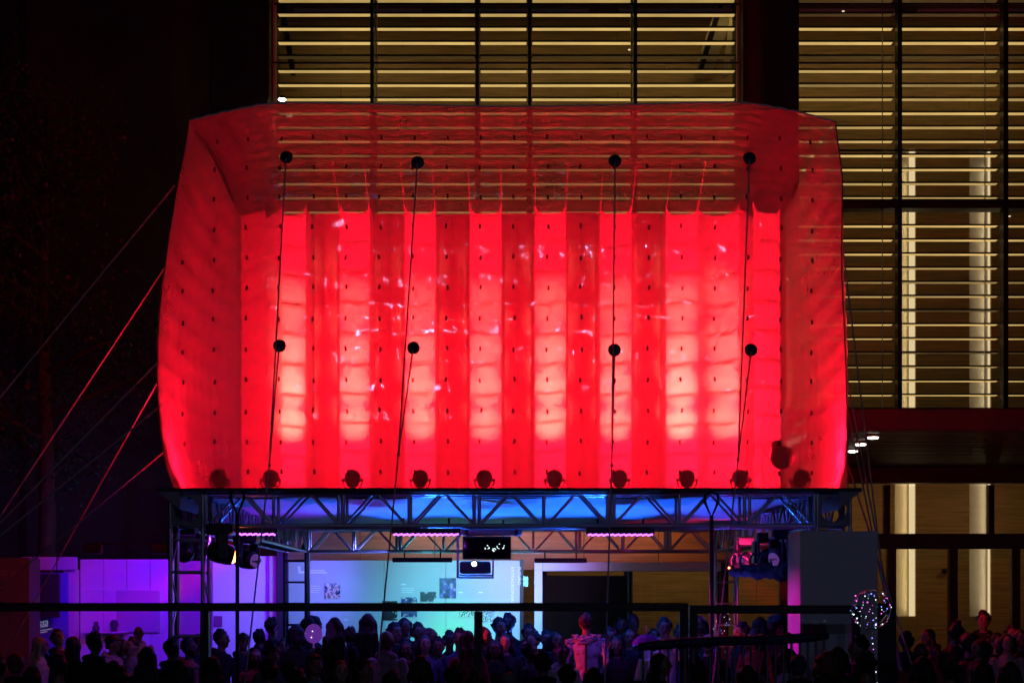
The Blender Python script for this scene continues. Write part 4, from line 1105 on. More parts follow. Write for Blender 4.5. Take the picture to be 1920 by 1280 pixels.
for p in pts:
    bs_ = rr.choice([.45, .6, .8, 1.0, 1.35]); shared('bulb', bulb[rr.choice([0, 0, 1, 1, 2, 2, 3])], t, (p + Vector((rr.uniform(-.012, .012), rr.uniform(-.012, .012), rr.uniform(-.012, .012)))) * rr.choice([1, 1, 1, .85]), scale=(bs_, bs_, bs_))
rim = [Vector((math.cos(k * .1745), 0, math.sin(k * .1745))) * br * .995 for k in range(37)]
MB().tube(rim, .0034, 5).build('wire_loop', mat('fine_wire', (.7, .5, .7), .3, .8), t)
sp = [Vector((.01 + .0 * k, 0, -br - .08)) + Vector((.006 * k, 0, -.052 * k)) for k in range(12)]
MB().tube(sp, .003, 5).build('string', mat('fine_wire', (.7, .5, .7), .3, .8), t)
for k, p in enumerate(sp): 
    if k % 2 == 0 or k < 2: shared('bulb', bulb[[1, 0, 2, 0, 1][k % 5]], t, p + Vector((0, -.004, 0)))
q = at(588, 1188, -2.6); r_ = 16.5 * 15.4 / F
t = thing('purple_balloon', 'translucent purple balloon floating above the green hoodie', 'balloon', q)
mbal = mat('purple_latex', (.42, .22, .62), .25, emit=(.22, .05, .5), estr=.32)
mbal.node_tree.nodes['Principled BSDF'].inputs['Transmission Weight'].default_value = .35
mbal.node_tree.nodes['Principled BSDF'].inputs['Subsurface Weight'].default_value = .3
MB().sphere((0, 0, 0), (r_, r_, r_ * 1.17), 26, 18, fn=lambda d: 1 - .1 * max(0, -d.z) ** 2).build('skin', mbal, t)
MB().lathe((0, 0, -r_ * 1.15), (0, 0, -1), [(0, .01), (.02, .006), (.035, .014)], 8).build('knot', mbal, t)
rod('string', t, (0, 0, -r_ * 1.17), (.02, 0, -.75), .002, M_rope)
for p in ((-.075, -.03, .01), (.0, -.088, .03), (-.01, -.088, -.03)): shared('bulb', bulb[0], t, p)
# string of tiny lights by the rear right tower
q = at(1355, 1170, 1.2)
t = thing('string_lights', 'string of tiny coloured lights twisting before the rear right tower', 'string lights', q)
lp = [(1334, 1152), (1337, 1157), (1333, 1160), (1343, 1164), (1336, 1168), (1341, 1173), (1338, 1178), (1346, 1183), (1352, 1181), (1358, 1156), (1365, 1150), (1362, 1167), (1368, 1160), (1361, 1172), (1366, 1171), (1358, 1182), (1354, 1186), (1360, 1221), (1361, 1231)]
lpp = [at(a, b, 1.2 + .03 * math.sin(k)) - q for k, (a, b) in enumerate(lp)]
MB().tube(lpp, .003, 5).build('wire', M_black, t)
for k, p in enumerate(lpp): shared('bulb', bulb[[0, 3, 1, 0, 2, 1][k % 6]], t, p)
# purple parasol-like dome and white flag beside the performer
q = at(1212, 1205, .4)
t = thing('purple_umbrella', 'small purple umbrella raised above heads right of the performer', 'umbrella', q)
def dome(u, v):
    a = u * 2 * math.pi; rr2 = .17 * math.sin(v * 1.45) * (1 - .04 * abs(math.sin(a * 4))); return (rr2 * math.cos(a), rr2 * math.sin(a), .15 * (math.cos(v * 1.45) - .3))
MB().grid(dome, 48, 10, flip=True).build('canopy', mat('purple_nylon', (.09, .02, .18), .8, spec=.2), t)
rod('shaft', t, (0, 0, -.5), (0, 0, .2), .007, M_alu)

# street lamps behind the viewer: their light glints on the film
for x, y, z, pw, lab in ((-4.5, -27, 8.5, 240, 'street lamp behind the viewer, left'), (3.2, -30, 9.5, 240, 'street lamp behind the viewer, right'), (9.0, -24, 7.5, 130, 'street lamp behind the viewer, far right')):
    t = thing('street_lamp', lab, 'street lamp', (x, y, 0), 'street lamps behind the viewer')
    MB().tube([(0, 0, 0), (0, 0, z * .5), (0, 0, z), (0, .3, z + .25), (0, .9, z + .3)], [.09, .07, .05, .045, .04], 10).build('post', M_darkalu, t)
    MB().bbox((-.16, .75, z + .22), (.16, 1.35, z + .34), .03).build('head', M_darkalu, t)
    MB().bbox((-.12, .8, z + .205), (.12, 1.3, z + .218), .004).build('lens', emat('street_lens', (.85, .92, 1), 6), t)
    light('street_light', 'POINT', t, (0, 1.05, z + .1), (.46, .5, 1.0), pw, shadow_soft_size=.08)

# ================================================================== PEOPLE
def remeshed(mb, voxel, smooth=4, relief=None):
    me = mb.mesh('tmp'); o = bpy.data.objects.new('tmp', me); col.objects.link(o)
    m = o.modifiers.new('r', 'REMESH'); m.mode = 'VOXEL'; m.voxel_size = voxel; m.use_smooth_shade = True
    s = o.modifiers.new('s', 'SMOOTH'); s.factor = .5; s.iterations = smooth
    dg = bpy.context.evaluated_depsgraph_get(); dg.update()
    out = bpy.data.meshes.new_from_object(o.evaluated_get(dg))
    bpy.data.objects.remove(o); bpy.data.meshes.remove(me)
    out.polygons.foreach_set('use_smooth', [True] * len(out.polygons))
    if relief:
        n = len(out.vertices); co = np.empty(n * 3); out.vertices.foreach_get('co', co); nr = np.empty(n * 3)
        out.vertices.foreach_get('normal', nr); co = co.reshape(-1, 3); nr = nr.reshape(-1, 3)
        x, y, z = co.T
        nz = np.sin(x * 31 + 3 * np.sin(z * 17 + y * 9)) * np.sin(y * 37 + 2 * np.sin(x * 23 + z * 11)) + .5 * np.sin(z * 41 + x * 19 + 2 * np.sin(y * 29)) * np.sin(x * 61 + z * 13)
        co = co + nr * (relief(x, z) * nz * .6)[:, None]
        out.vertices.foreach_set('co', co.ravel()); out.update()
    return out
def capsule(mb, a, b, ra, rb, n=10):
    a = Vector(a); b = Vector(b); d = (b - a).normalized()
    pts = [a - d * ra * .95, a - d * ra * .6, a, b, b + d * rb * .6, b + d * rb * .95]; rs = [ra * .3, ra * .8, ra, rb, rb * .8, rb * .3]
    mb.tube(pts, rs, n)
NECK = Vector((0, .005, 1.50))
def body(pose, width=1.0, tilt=0.0, bulk=1.0, sleeve=True):
    mb = MB(); prims = []
    def cap(a, b, ra, rb, lab): capsule(mb, a, b, ra, rb); prims.append((Vector(a), Vector(b), (ra + rb) / 2, lab))
    rings = [(.80, .12, .10), (.86, .158, .118), (.94, .168, .122), (1.06, .146 * bulk, .108 * bulk), (1.2, .165 * bulk, .12 * bulk), (1.33, .182 * width, .122), (1.41, .175 * width, .10), (1.46, .11, .075), (1.50, .06, .055)]
    n = 20; vs = []; fs = []
    for z, a, b in rings:
        for j in range(n):
            t = 2 * math.pi * j / n; vs.append((a * math.cos(t), b * math.sin(t), z))
    for i in range(len(rings) - 1):
        for j in range(n): fs.append((i*n+j, i*n+(j+1)%n, (i+1)*n+(j+1)%n, (i+1)*n+j))
    fs.append(tuple(range(n-1, -1, -1))); fs.append(tuple(range((len(rings)-1)*n, len(rings)*n)))
    mb.add(vs, fs)
    prims.append((Vector((0, 0, .98)), Vector((0, 0, 1.36)), .14, 1)); prims.append((Vector((-.12, 0, 1.41)), Vector((.12, 0, 1.41)), .075, 1))
    prims.append((Vector((-.05, 0, .88)), Vector((.05, 0, .88)), .11, 2))
    # head, turned about the neck
    T = Matrix.Translation(NECK) @ Matrix.Rotation(tilt, 4, 'X') @ Matrix.Translation(-NECK)
    cap((0, .01, 1.44), T @ Vector((0, -.005, 1.57)), .058, .052, 0)
    H = MB()
    H.sphere((0, -.012, 1.655), (.074, .096, .105), 20, 14)
    H.sphere((0, -.045, 1.595), (.052, .055, .055), 14, 10)       # jaw
    H.sphere((0, -.082, 1.562), (.024, .02, .02), 10, 8)          # chin
    capsule(H, (0, -.1, 1.668), (0, -.122, 1.632), .010, .016)    # nose
    H.sphere((0, -.098, 1.597), (.026, .012, .011), 10, 6)        # lips
    H.sphere((0, -.092, 1.69), (.05, .018, .012), 10, 6)          # brow
    for s in (-1, 1): H.sphere((s * .078, .0, 1.64), (.012, .022, .032), 8, 8); H.sphere((s * .045, -.07, 1.625), (.022, .025, .022), 8, 6)
    H.v = [tuple(T @ Vector(v)) for v in H.v]; mb.add(H.v, H.f)
    hc = T @ Vector((0, -.02, 1.645)); prims.append((hc, hc + Vector((0, 0, .01)), .1, 0))
    sx_ = .195 * width
    arms = {'down': [((.24, .03, 1.15), (.25, -.04, .90)), ((.24, .03, 1.15), (.25, -.04, .90))],
            'crossed': [((.235, -.04, 1.16), (-.06, -.17, 1.15)), ((.235, -.04, 1.15), (-.05, -.2, 1.20))],
            'phone': [((.235, -.08, 1.17), (.08, -.27, 1.38)), ((.24, .03, 1.15), (.25, -.05, .9))],
            'mouth': [((.25, -.10, 1.20), (.05, -.17, 1.50)), ((.25, -.08, 1.16), (.02, -.17, 1.42))],
            'pockets': [((.27, .06, 1.17), (.19, -.06, .95)), ((.27, .06, 1.17), (.19, -.06, .95))],
            'akimbo': [((.35, .09, 1.18), (.22, -.02, 1.0)), ((.34, .09, 1.18), (.24, -.06, .98))],
            'raised': [((.34, -.08, 1.36), (.22, -.16, 1.62)), ((.24, .03, 1.15), (.25, -.04, .9))]}[pose]
    for s, (el, wr) in zip((1, -1), arms):
        sh_ = Vector((s * sx_, 0, 1.405)); el = Vector((s * el[0] * (.9 + .1 * width), el[1], el[2])); wr = Vector((s * wr[0], wr[1], wr[2]))
        cap(sh_, el, .06 * bulk, .048 * bulk, 1); cap(el, wr, .047 * bulk, .033, 1 if sleeve else 0)
        d = (wr - el).normalized(); up = Vector((0, -1, 0)) if abs(d.y) < .7 else Vector((0, 0, 1))
        sd = d.cross(up).normalized(); pn = sd.cross(d)
        pc = wr + d * .05; mb.sphere(pc, (.036, .036, .036), 8, 6); cap(wr, pc + d * .03, .028, .034, 0)
        for k in range(4):
            b0 = pc + d * .05 + sd * (-.028 + .019 * k); l = (.06, .072, .066, .05)[k]
            cap(b0, b0 + d * l * .55 + pn * .008, .0105, .0095, 0); cap(b0 + d * l * .55 + pn * .008, b0 + d * l * .9 + pn * .03, .0095, .0085, 0)
        b0 = pc + sd * (-.036) - d * .01; cap(b0, b0 + d * .05 - sd * .025 + pn * .015, .013, .01, 0)
    for s in (-1, 1):
        cap((s * .085, .0, .88), (s * .095, -.01, .5), .09, .062, 2); cap((s * .095, -.01, .5), (s * .10, .02, .1), .06, .042, 2)
        cap((s * .10, .03, .05), (s * .115, -.15, .035), .045, .036, 3)
    me = remeshed(mb, .0125, 4, lambda x, z: np.where((z < 1.43) & (z > .1), .011, 0.0))
    nP = len(me.polygons); cen = np.empty(nP * 3); me.polygons.foreach_get('center', cen); cen = cen.reshape(-1, 3)
    best = np.full(nP, 9.0); lab = np.zeros(nP, dtype=np.int32)
    for a, b, r, l in prims:
        a = np.array(a); b = np.array(b); ab = b - a; t = np.clip(((cen - a) @ ab) / (ab @ ab), 0, 1)
        dd = np.linalg.norm(cen - (a + t[:, None] * ab), axis=1) - r
        k = dd < best; best[k] = dd[k]; lab[k] = l
    for s in (-1, 1):
        for p, r in (((s * .032, -.092, 1.663), .013), ((s * .033, -.103, 1.688), .011)):
            e = np.array(T @ Vector(p)); lab[np.linalg.norm((cen - e) * np.array([.6, 1, 1.3]), axis=1) < r] = 4
    e = np.array(T @ Vector((0, -.108, 1.597))); lab[np.linalg.norm((cen - e) * np.array([.45, 1, 1.3]), axis=1) < .012] = 5
    me.polygons.foreach_set('material_index', lab); me.name = 'person'
    for _ in range(6): me.materials.append(None)
    return me
POSES = {}
def get_body(pose, w_, tilt, bulk, sleeve):
    k = (pose, w_, tilt, bulk, sleeve)
    if k not in POSES: POSES[k] = body(pose, w_, R(tilt), bulk, sleeve)
    return POSES[k]
def hair_mesh(style):
    mb = MB(); rr = random.Random(style); c = (0, .012, 1.675)
    vox = .013
    if style in ('short', 'long', 'bun', 'pony', 'bob', 'band'):
        mb.sphere(c, (.084, .098, .102), 18, 12)
    if style in ('short', 'bun', 'pony'):
        for _ in range(90):
            a = rr.uniform(0, 6.28); e = rr.uniform(-.25, 1.5)
            if math.sin(a) < -.3 and e < .55: continue
            q = Vector((math.cos(a) * math.cos(e), math.sin(a) * math.cos(e), math.sin(e))); b0 = Vector((q.x * .078, .012 + q.y * .092, 1.675 + q.z * .096))
            capsule(mb, b0, b0 + Vector((q.x, q.y * .8 + .1, q.z * .9 + rr.uniform(-.4, .4))) * rr.uniform(.015, .042), rr.uniform(.010, .018), .006, 6)
    if style in ('long', 'band'):
        mb.sphere((0, .055, 1.58), (.082, .055, .14), 14, 10); mb.sphere((rr.uniform(-.01, .01), .085, 1.43), (.082, .04, .15), 14, 10)
        for s in (-1, 1): capsule(mb, (s * .075, .0, 1.68), (s * .09, .01, 1.45), .026, .03)
        for _ in range(34):
            x = rr.uniform(-.115, .115); capsule(mb, (x, .08 + rr.uniform(0, .03), 1.55), (x * 1.15, .095 + rr.uniform(0, .03), 1.27 + rr.uniform(-.05, .06)), .018, .008, 6)
    if style == 'bob':
        mb.sphere((0, .05, 1.6), (.1, .07, .1), 14, 10)
        for _ in range(46):
            a = rr.uniform(-.5, 3.64); x_, y_ = math.cos(a), math.sin(a)
            capsule(mb, (x_ * .085, .02 + y_ * .09, 1.70), (x_ * rr.uniform(.10, .135), .02 + y_ * rr.uniform(.09, .13), rr.uniform(1.48, 1.56)), .016, .008, 6)
        for s in (-1, 1): capsule(mb, (s * .08, .0, 1.68), (s * .088, -.01, 1.55), .028, .024)
    if style == 'bun': mb.sphere((0, .035, 1.80), (.042, .042, .04), 10, 8)
    if style == 'pony':
        mb.sphere((0, .115, 1.70), (.035, .035, .035), 8, 6); capsule(mb, (0, .13, 1.69), (0, .16, 1.47), .032, .012)
    if style == 'afro':
        mb.sphere((0, .03, 1.70), (.125, .13, .12), 16, 12)
        for _ in range(150):
            d = Vector((rr.gauss(0, 1), rr.gauss(0, 1), rr.gauss(0, 1))).normalized()
            if d.y < -.55 and d.z < .2: continue
            mb.sphere((d.x * .125, .035 + d.y * .13, 1.70 + d.z * .12), rr.uniform(.014, .028), 6, 5)
    if style == 'bald': mb.sphere((0, .02, 1.672), (.0765, .092, .096), 16, 12)
    if style == 'cap':
        mb.sphere((0, .008, 1.69), (.087, .103, .085), 18, 12); mb.sphere((0, -.10, 1.70), (.066, .07, .010), 14, 6); mb.sphere((0, .005, 1.772), (.01, .01, .008), 6, 5)
        mb.sphere((0, .05, 1.62), (.07, .06, .05), 10, 8)
    if style == 'beanie':
        mb.sphere((0, .01, 1.70), (.09, .105, .10), 18, 12); mb.tube([(.088 * math.cos(a), .01 + .103 * math.sin(a), 1.69 - .02 * math.sin(a)) for a in [i * math.pi / 12 for i in range(25)]], .016, 8)
    me = remeshed(mb, vox, 2, lambda x, z: np.full(len(x), .009)); me.name = 'hair'; me.materials.append(None)
    return me
HAIR = {}
SK = {'d': (.08, .045, .03), 'm': (.2, .115, .08), 'l': (.36, .23, .17)}
HC = {'k': (.008, .007, .007), 'b': (.03, .018, .012), 'y': (.45, .30, .14), 'r': (.12, .02, .015), 'g': (.12, .12, .13), 'n': (.02, .03, .07)}
TC = {'k': (.009, .009, .011), 'n': (.015, .02, .05), 'w': (.55, .55, .58), 'g': (.12, .12, .13), 'p': (.5, .32, .4), 'G': (.06, .22, .15), 'r': (.3, .03, .04), 'b': (.08, .14, .4), 'l': (.28, .3, .45), 'o': (.3, .2, .14), 'd': (.06, .10, .2)}
def person(px, top, Y, face, pose, hair, label, sk='m', hc='k', tc='k', w_=1.0, tilt=0, bulk=1.0, sleeve=True, cat='person', zlift=0.0):
    k = (Y + 18) / F; h = CAMZ - (top - HY) * k - zlift
    hs = {'afro': 1.83, 'bun': 1.84}.get(hair, 1.78)
    s = h / hs
    me = get_body(pose, w_, tilt, bulk, sleeve)
    o = link('person', me, None, (atx(px, Y), Y, zlift), (0, 0, R(face))); o.scale = (s, s, s)
    mats_ = [mat('skin_' + sk, SK[sk], .5, noise=.08, nscale=8), mat('garment_' + tc, TC[tc], .85, noise=.15, nscale=5, bump=.5, bscale=9), mat('trousers', (.02, .022, .032), .85, bump=.4, bscale=9), M_blackplastic, mat('eye_dark', (.015, .012, .012), .3), mat('lip', (.28, .09, .08), .4)]
    for i, m in enumerate(mats_): o.material_slots[i].link = 'OBJECT'; o.material_slots[i].material = m
    if hair not in HAIR: HAIR[hair] = hair_mesh(hair)
    T = Matrix.Translation(NECK) @ Matrix.Rotation(R(tilt), 4, 'X') @ Matrix.Translation(-NECK)
    ho = link('hat' if hair in ('cap', 'beanie') else 'hair', HAIR[hair], o); ho.matrix_local = T
    ho.material_slots[0].link = 'OBJECT'; ho.material_slots[0].material = mat('hair_' + hc, HC[hc], .55, bump=.6, bscale=60) if hair != 'bald' else mats_[0]
    if hair in ('short', 'cap', 'bald') and (px * 7 + int(top)) % 3 != 0:
        key = 'hood_mesh'
        if key not in _m:
            hm = MB(); hm.tube([(.105 * math.cos(a), .03 + .085 * math.sin(a), 1.475 + .035 * math.sin(a)) for a in [-.9 + i * .33 for i in range(16)]], [.012] + [.026 + .012 * math.sin(i * .22) for i in range(14)] + [.012], 9); hm.sphere((0, .115, 1.43), (.085, .045, .07), 12, 8)
            _m[key] = remeshed(hm, .012, 3, lambda x, z: np.full(len(x), .008)); _m[key].materials.append(None)
        hd_ = link('hood', _m[key], o); hd_.material_slots[0].link = 'OBJECT'; hd_.material_slots[0].material = mats_[1]
    tag(o, label, cat, 'people in the crowd')
    return o
B, L_, R_ = 180, -90, 90     # back to us / looking left / looking right
# rot 0 faces the camera; +90 turns to look towards +x
PPL = [
 (75, 1192, 1.5, 100, 'down', 'long', 'blonde woman in a white strap top before the blue sign wall', 'l', 'y', 'w', .88, 0, .9, False),
 (113, 1178, 2.0, 40, 'down', 'short', 'man in dark blue bending his head beside the blonde woman', 'l', 'k', 'n', 1.05, -25),
 (138, 1191, .8, 150, 'down', 'long', 'woman with long dark hair between the bending man and the broad dark man', 'm', 'k', 'n', .9),
 (178, 1186, -.6, 165, 'down', 'short', 'broad dark man seen from behind before the purple booth', 'm', 'k', 'k', 1.2, 0, 1.2),
 (211, 1188, 2.0, 80, 'crossed', 'cap', 'man in a dark cap and pinkish shirt looking right with arms crossed', 'm', 'k', 'p', 1.0, 0, 1, False),
 (230, 1196, 2.8, 75, 'down', 'bob', 'woman just behind the smiling man in the booth light', 'l', 'b', 'n', .9),
 (248, 1194, 2.5, -30, 'down', 'short', 'smiling man in a pale shirt in the purple booth light', 'l', 'k', 'l'),
 (260, 1172, 6.5, 20, 'down', 'bald', 'bald headed man far back in the purple booth', 'm', 'k', 'p'),
 (110, 1225, -4.2, 185, 'down', 'short', 'near black silhouette with short hair below the bending man', 'm', 'k', 'k', 1.1),
 (30, 1222, -3.6, 190, 'down', 'cap', 'near silhouette in a dark reddish cap at the lower left', 'm', 'r', 'k'),
 (-4, 1228, -4.4, 180, 'down', 'short', 'near black silhouette cut by the left picture edge', 'm', 'k', 'k', 1.2),
 (62, 1252, -4.6, 170, 'phone', 'short', 'near silhouette holding a phone at the lower left', 'm', 'k', 'k'),
 (276, 1210, -2.6, 185, 'down', 'long', 'near silhouette of a woman with long smooth hair before the purple wall', 'm', 'k', 'k', .9),
 (322, 1198, -.8, 170, 'down', 'short', 'dark man at the foot of the ladder-like tower', 'm', 'k', 'n', 1.15),
 (354, 1196, .8, 80, 'down', 'short', 'dark man in profile looking right inside the tower opening', 'd', 'k', 'r'),
 (374, 1190, 2.8, 60, 'down', 'short', 'man behind the rail post right of the tower', 'm', 'k', 'n'),
 (340, 1233, -4.0, 160, 'down', 'bob', 'near silhouette with red lit hair edge below the tower', 'm', 'k', 'k', .95),
 (398, 1228, -4.2, 190, 'down', 'long', 'near silhouette with a large dark head below the left rail post', 'm', 'k', 'k', 1.05),
 (415, 1180, 2.0, 75, 'phone', 'short', 'man in glasses with red light on his face right of the left rail post', 'm', 'k', 'k'),
 (456, 1184, 2.0, 20, 'down', 'cap', 'man in a dark cap behind the hanging black pole', 'm', 'k', 'n'),
 (487, 1180, 3.2, 160, 'down', 'short', 'man seen from behind before the purple wall edge', 'm', 'k', 'k', 1.05),
 (510, 1158, 3.4, 165, 'down', 'short', 'tall dark man before the dark post left of the panel', 'd', 'k', 'k'),
 (480, 1215, .6, 10, 'down', 'long', 'woman with red light on her cheek left of the hooded child', 'm', 'b', 'r', .9),
 (511, 1208, -1.4, 30, 'down', 'beanie', 'child in a grey and red woolly hat', 'l', 'r', 'g', .9),
 (532, 1195, 2.4, 10, 'down', 'long', 'woman with a dim violet face left of the dark curly head', 'm', 'k', 'k', .9),
 (556, 1168, 1.6, 170, 'down', 'bob', 'dark rounded head at the left end of the blue panel', 'm', 'k', 'k', 1.0),
 (585, 1152, 3.0, 175, 'down', 'afro', 'person with big curly hair above the purple balloon', 'd', 'k', 'k'),
 (505, 1236, -4.2, 180, 'down', 'short', 'near black silhouette below the hooded child', 'm', 'k', 'k', 1.1),
 (590, 1222, -3.8, 15, 'down', 'cap', 'man in a cap and dark green hoodie below the purple balloon', 'm', 'k', 'G', 1.05, -14),
 (545, 1242, -3.2, 180, 'down', 'short', 'near silhouette left of the green hoodie', 'm', 'k', 'k', .9),
 (628, 1155, .4, 180, 'down', 'long', 'tall woman with long dark hair standing against the cyan panel', 'm', 'k', 'k', 1.0),
 (657, 1176, 1.4, 175, 'down', 'short', 'short haired head between the two tall long haired women', 'm', 'k', 'k'),
 (690, 1148, .6, 178, 'down', 'long', 'second tall long haired silhouette just left of the second rope', 'm', 'k', 'k', .95),
 (726, 1180, -.2, 165, 'crossed', 'bald', 'person in a pink sweatshirt with close cropped hair right of the second rope', 'm', 'k', 'p', .95),
 (740, 1167, 2.4, 40, 'down', 'short', 'man in profile behind the pink sweatshirt', 'm', 'k', 'k'),
 (759, 1156, 3.4, 30, 'down', 'bob', 'person with red light on the face under the dark blue print', 'm', 'k', 'k', .9),
 (784, 1167, 2.8, 20, 'down', 'short', 'short haired man right of the dark blue print', 'm', 'k', 'k'),
 (806, 1175, 2.2, 70, 'down', 'bob', 'woman with a red rim of light on her hair before the green glow', 'm', 'r', 'k', .9),
 (797, 1189, 1.0, 10, 'down', 'bob', 'woman with a pale violet face below the red rimmed head', 'l', 'k', 'd', .9),
 (822, 1194, 1.2, 0, 'down', 'short', 'man facing us in front of the green part of the panel', 'm', 'k', 'n'),
 (762, 1200, .6, 0, 'down', 'long', 'dim woman facing us right of the pink sweatshirt', 'm', 'k', 'k', .9),
 (862, 1178, 1.2, -8, 'down', 'short', 'bearded man in an open pale denim shirt left of the middle rail post', 'm', 'k', 'd', 1.15),
 (843, 1182, 2.6, 10, 'down', 'short', 'dark head behind the bearded man', 'd', 'k', 'k'),
 (876, 1180, .2, 200, 'down', 'long', 'long red brown hair seen from behind next to the middle rail post', 'm', 'r', 'r', .9),
 (640, 1236, -3.8, 12, 'down', 'long', 'near woman with a faintly lit face right of the green hoodie', 'l', 'k', 'k', .9),
 (682, 1234, -3.7, 60, 'down', 'short', 'near man in faint profile left of the second rope foot', 'm', 'k', 'k'),
 (788, 1226, -4.0, 185, 'down', 'bob', 'near large dark head below the dim woman', 'm', 'b', 'k', 1.05),
 (850, 1248, -4.4, 185, 'down', 'short', 'near dark head left of the middle rail post foot', 'm', 'k', 'k'),
 (892, 1250, -4.3, 185, 'down', 'bun', 'near dark head with a faint rim of light below the middle post', 'm', 'b', 'k'),
 (906, 1172, 1.0, 60, 'down', 'long', 'woman in profile with a bright red face right of the middle post', 'm', 'k', 'k', .9),
 (936, 1158, 3.2, 30, 'down', 'short', 'man left of the tall bearded man before the cyan corner', 'm', 'k', 'k'),
 (953, 1150, 3.6, -5, 'down', 'short', 'tall bearded man before the cyan corner of the panel', 'd', 'k', 'k', 1.1),
 (991, 1170, 3.0, 10, 'down', 'short', 'man at the right end of the panel with a red lit cheek', 'm', 'k', 'n'),
 (947, 1186, 1.4, 0, 'down', 'bob', 'woman facing us below the tall bearded man', 'l', 'k', 'k', .9),
 (928, 1198, .4, 0, 'down', 'bob', 'dim woman right of the red faced profile', 'm', 'k', 'k', .9),
 (1001, 1184, 2.6, -40, 'down', 'short', 'man looking left above the boy with the white collar', 'l', 'k', 'k'),
 (993, 1203, .2, 75, 'down', 'short', 'boy in profile with a red face and white collar', 'm', 'k', 'k', .95),
 (1024, 1181, 3.0, 10, 'down', 'short', 'man in a dull blue top left of the red faced woman', 'm', 'k', 'd'),
 (1042, 1183, 2.6, 20, 'down', 'bob', 'woman with a sliver of red light on her face left of the performer', 'm', 'k', 'k', .9),
 (1054, 1206, -.1, 5, 'down', 'short', 'boy in a white t-shirt left of the performer', 'm', 'k', 'w', .9, 0, 1, False),
 (1018, 1222, -3.4, 185, 'down', 'short', 'near black silhouette left of the performer', 'm', 'k', 'k', 1.1),
 (1064, 1246, -4.0, 180, 'down', 'short', 'near dark round head just below the white t-shirt', 'm', 'k', 'k'),
 (1112, 1248, -3.9, 180, 'down', 'bob', 'near dark round head just below the performer', 'm', 'k', 'k'),
 (1156, 1193, 1.4, -5, 'down', 'bob', 'woman facing us just right of the third rope', 'm', 'k', 'k', .9),
 (1143, 1176, 3.2, 0, 'down', 'short', 'dim man behind the third rope', 'm', 'k', 'k'),
 (1187, 1152, 5.0, 20, 'down', 'short', 'dark man before the tan lobby wall left of the purple umbrella', 'd', 'k', 'k'),
 (1165, 1156, 5.6, 0, 'down', 'bob', 'dark head before the dark door of the portal', 'm', 'k', 'k', .9),
 (1180, 1178, 3.0, 0, 'down', 'bob', 'dim woman above the white paper right of the third rope', 'm', 'k', 'k', .9),
 (1246, 1158, 2.4, 0, 'mouth', 'short', 'man in glasses and an open white shirt with hands at his mouth', 'm', 'k', 'w'),
 (1226, 1176, 4.4, 10, 'down', 'bob', 'dark low head left of the man with hands at his mouth', 'm', 'k', 'k', .9),
 (1275, 1172, 3.6, 0, 'down', 'short', 'dark man partly behind the right rail post', 'd', 'k', 'k', 1.1),
 (1311, 1152, 3.2, -30, 'down', 'bob', 'person with a blue scarf right of the rail post', 'm', 'k', 'd', .95),
 (1296, 1160, 4.6, 0, 'down', 'short', 'dark head just left of the person with the blue scarf', 'm', 'k', 'k'),
 (1302, 1186, .8, 70, 'down', 'bob', 'pale haired head just above the padded barrier', 'l', 'g', 'k', .9),
 (1328, 1186, .6, -10, 'down', 'bald', 'bald pinkish head just above the padded barrier', 'l', 'k', 'k'),
 (1390, 1167, 1.8, -60, 'down', 'short', 'man in glasses in profile right of the tiny lights', 'l', 'k', 'k'),
 (1425, 1154, 3.8, 180, 'down', 'bob', 'dark round head before the tan wall under the equipment cluster', 'm', 'k', 'k'),
 (1418, 1176, 1.4, 150, 'down', 'bob', 'dark bob haired woman with a red cheek above the barrier', 'm', 'k', 'k', .9),
 (1462, 1150, 1.4, 15, 'down', 'afro', 'tall dark man with full hair left of the white box', 'd', 'k', 'k', 1.1),
 (1238, 1222, -3.5, 70, 'down', 'long', 'near woman in profile under the left end of the barrier', 'm', 'k', 'k', .9),
 (1475, 1214, -2.0, -70, 'phone', 'bob', 'person with a red lit hand and white sleeve under the barrier', 'm', 'k', 'w', .9),
 (1496, 1224, -3.9, 182, 'down', 'cap', 'near silhouette in a large dark blue cap under the barrier end', 'm', 'n', 'k', 1.1),
 (1548, 1218, -3.6, 175, 'down', 'bob', 'near silhouette with reddish hair right of the dark blue cap', 'm', 'r', 'k'),
 (1609, 1192, -2.2, -70, 'down', 'short', 'dark head in profile with a red face below the light balloon', 'm', 'k', 'k'),
 (1625, 1222, -4.2, 182, 'down', 'short', 'near large dark head before the white box', 'm', 'b', 'k', 1.1),
 (1570, 1210, -3.0, 180, 'down', 'bob', 'near dark head before the lower left of the white box', 'm', 'k', 'k'),
 (1740, 1177, 2.2, -55, 'down', 'long', 'woman with long dark hair looking left before the lit wood wall', 'm', 'k', 'k', .9),
 (1788, 1157, 1.8, 195, 'down', 'bun', 'broad tall dark man seen from behind before the lit wood wall', 'm', 'k', 'k', 1.25, -15, 1.2),
 (1844, 1145, 4.6, -10, 'phone', 'short', 'man in a dark suit standing highest before the right lit niche', 'm', 'k', 'k', 1.15),
 (1726, 1202, -1.6, 175, 'down', 'bald', 'near close cropped dark head at the foot of the right ropes', 'd', 'k', 'r'),
 (1700, 1184, 1.0, 170, 'down', 'short', 'dark head right of the white box edge', 'm', 'k', 'k'),
 (1816, 1184, 1.4, 180, 'down', 'afro', 'dark curly head between the broad man and the suited man', 'm', 'k', 'k'),
 (1836, 1196, .8, -70, 'down', 'bob', 'woman in red lit profile below the suited man', 'm', 'k', 'k', .9),
 (1870, 1187, 2.2, 10, 'down', 'short', 'boy with a dim red face left of the woman in pale pink', 'm', 'k', 'k', .9),
 (1888, 1186, 1.6, 0, 'down', 'bob', 'woman in a pale pink top near the right picture edge', 'l', 'k', 'p', .9),
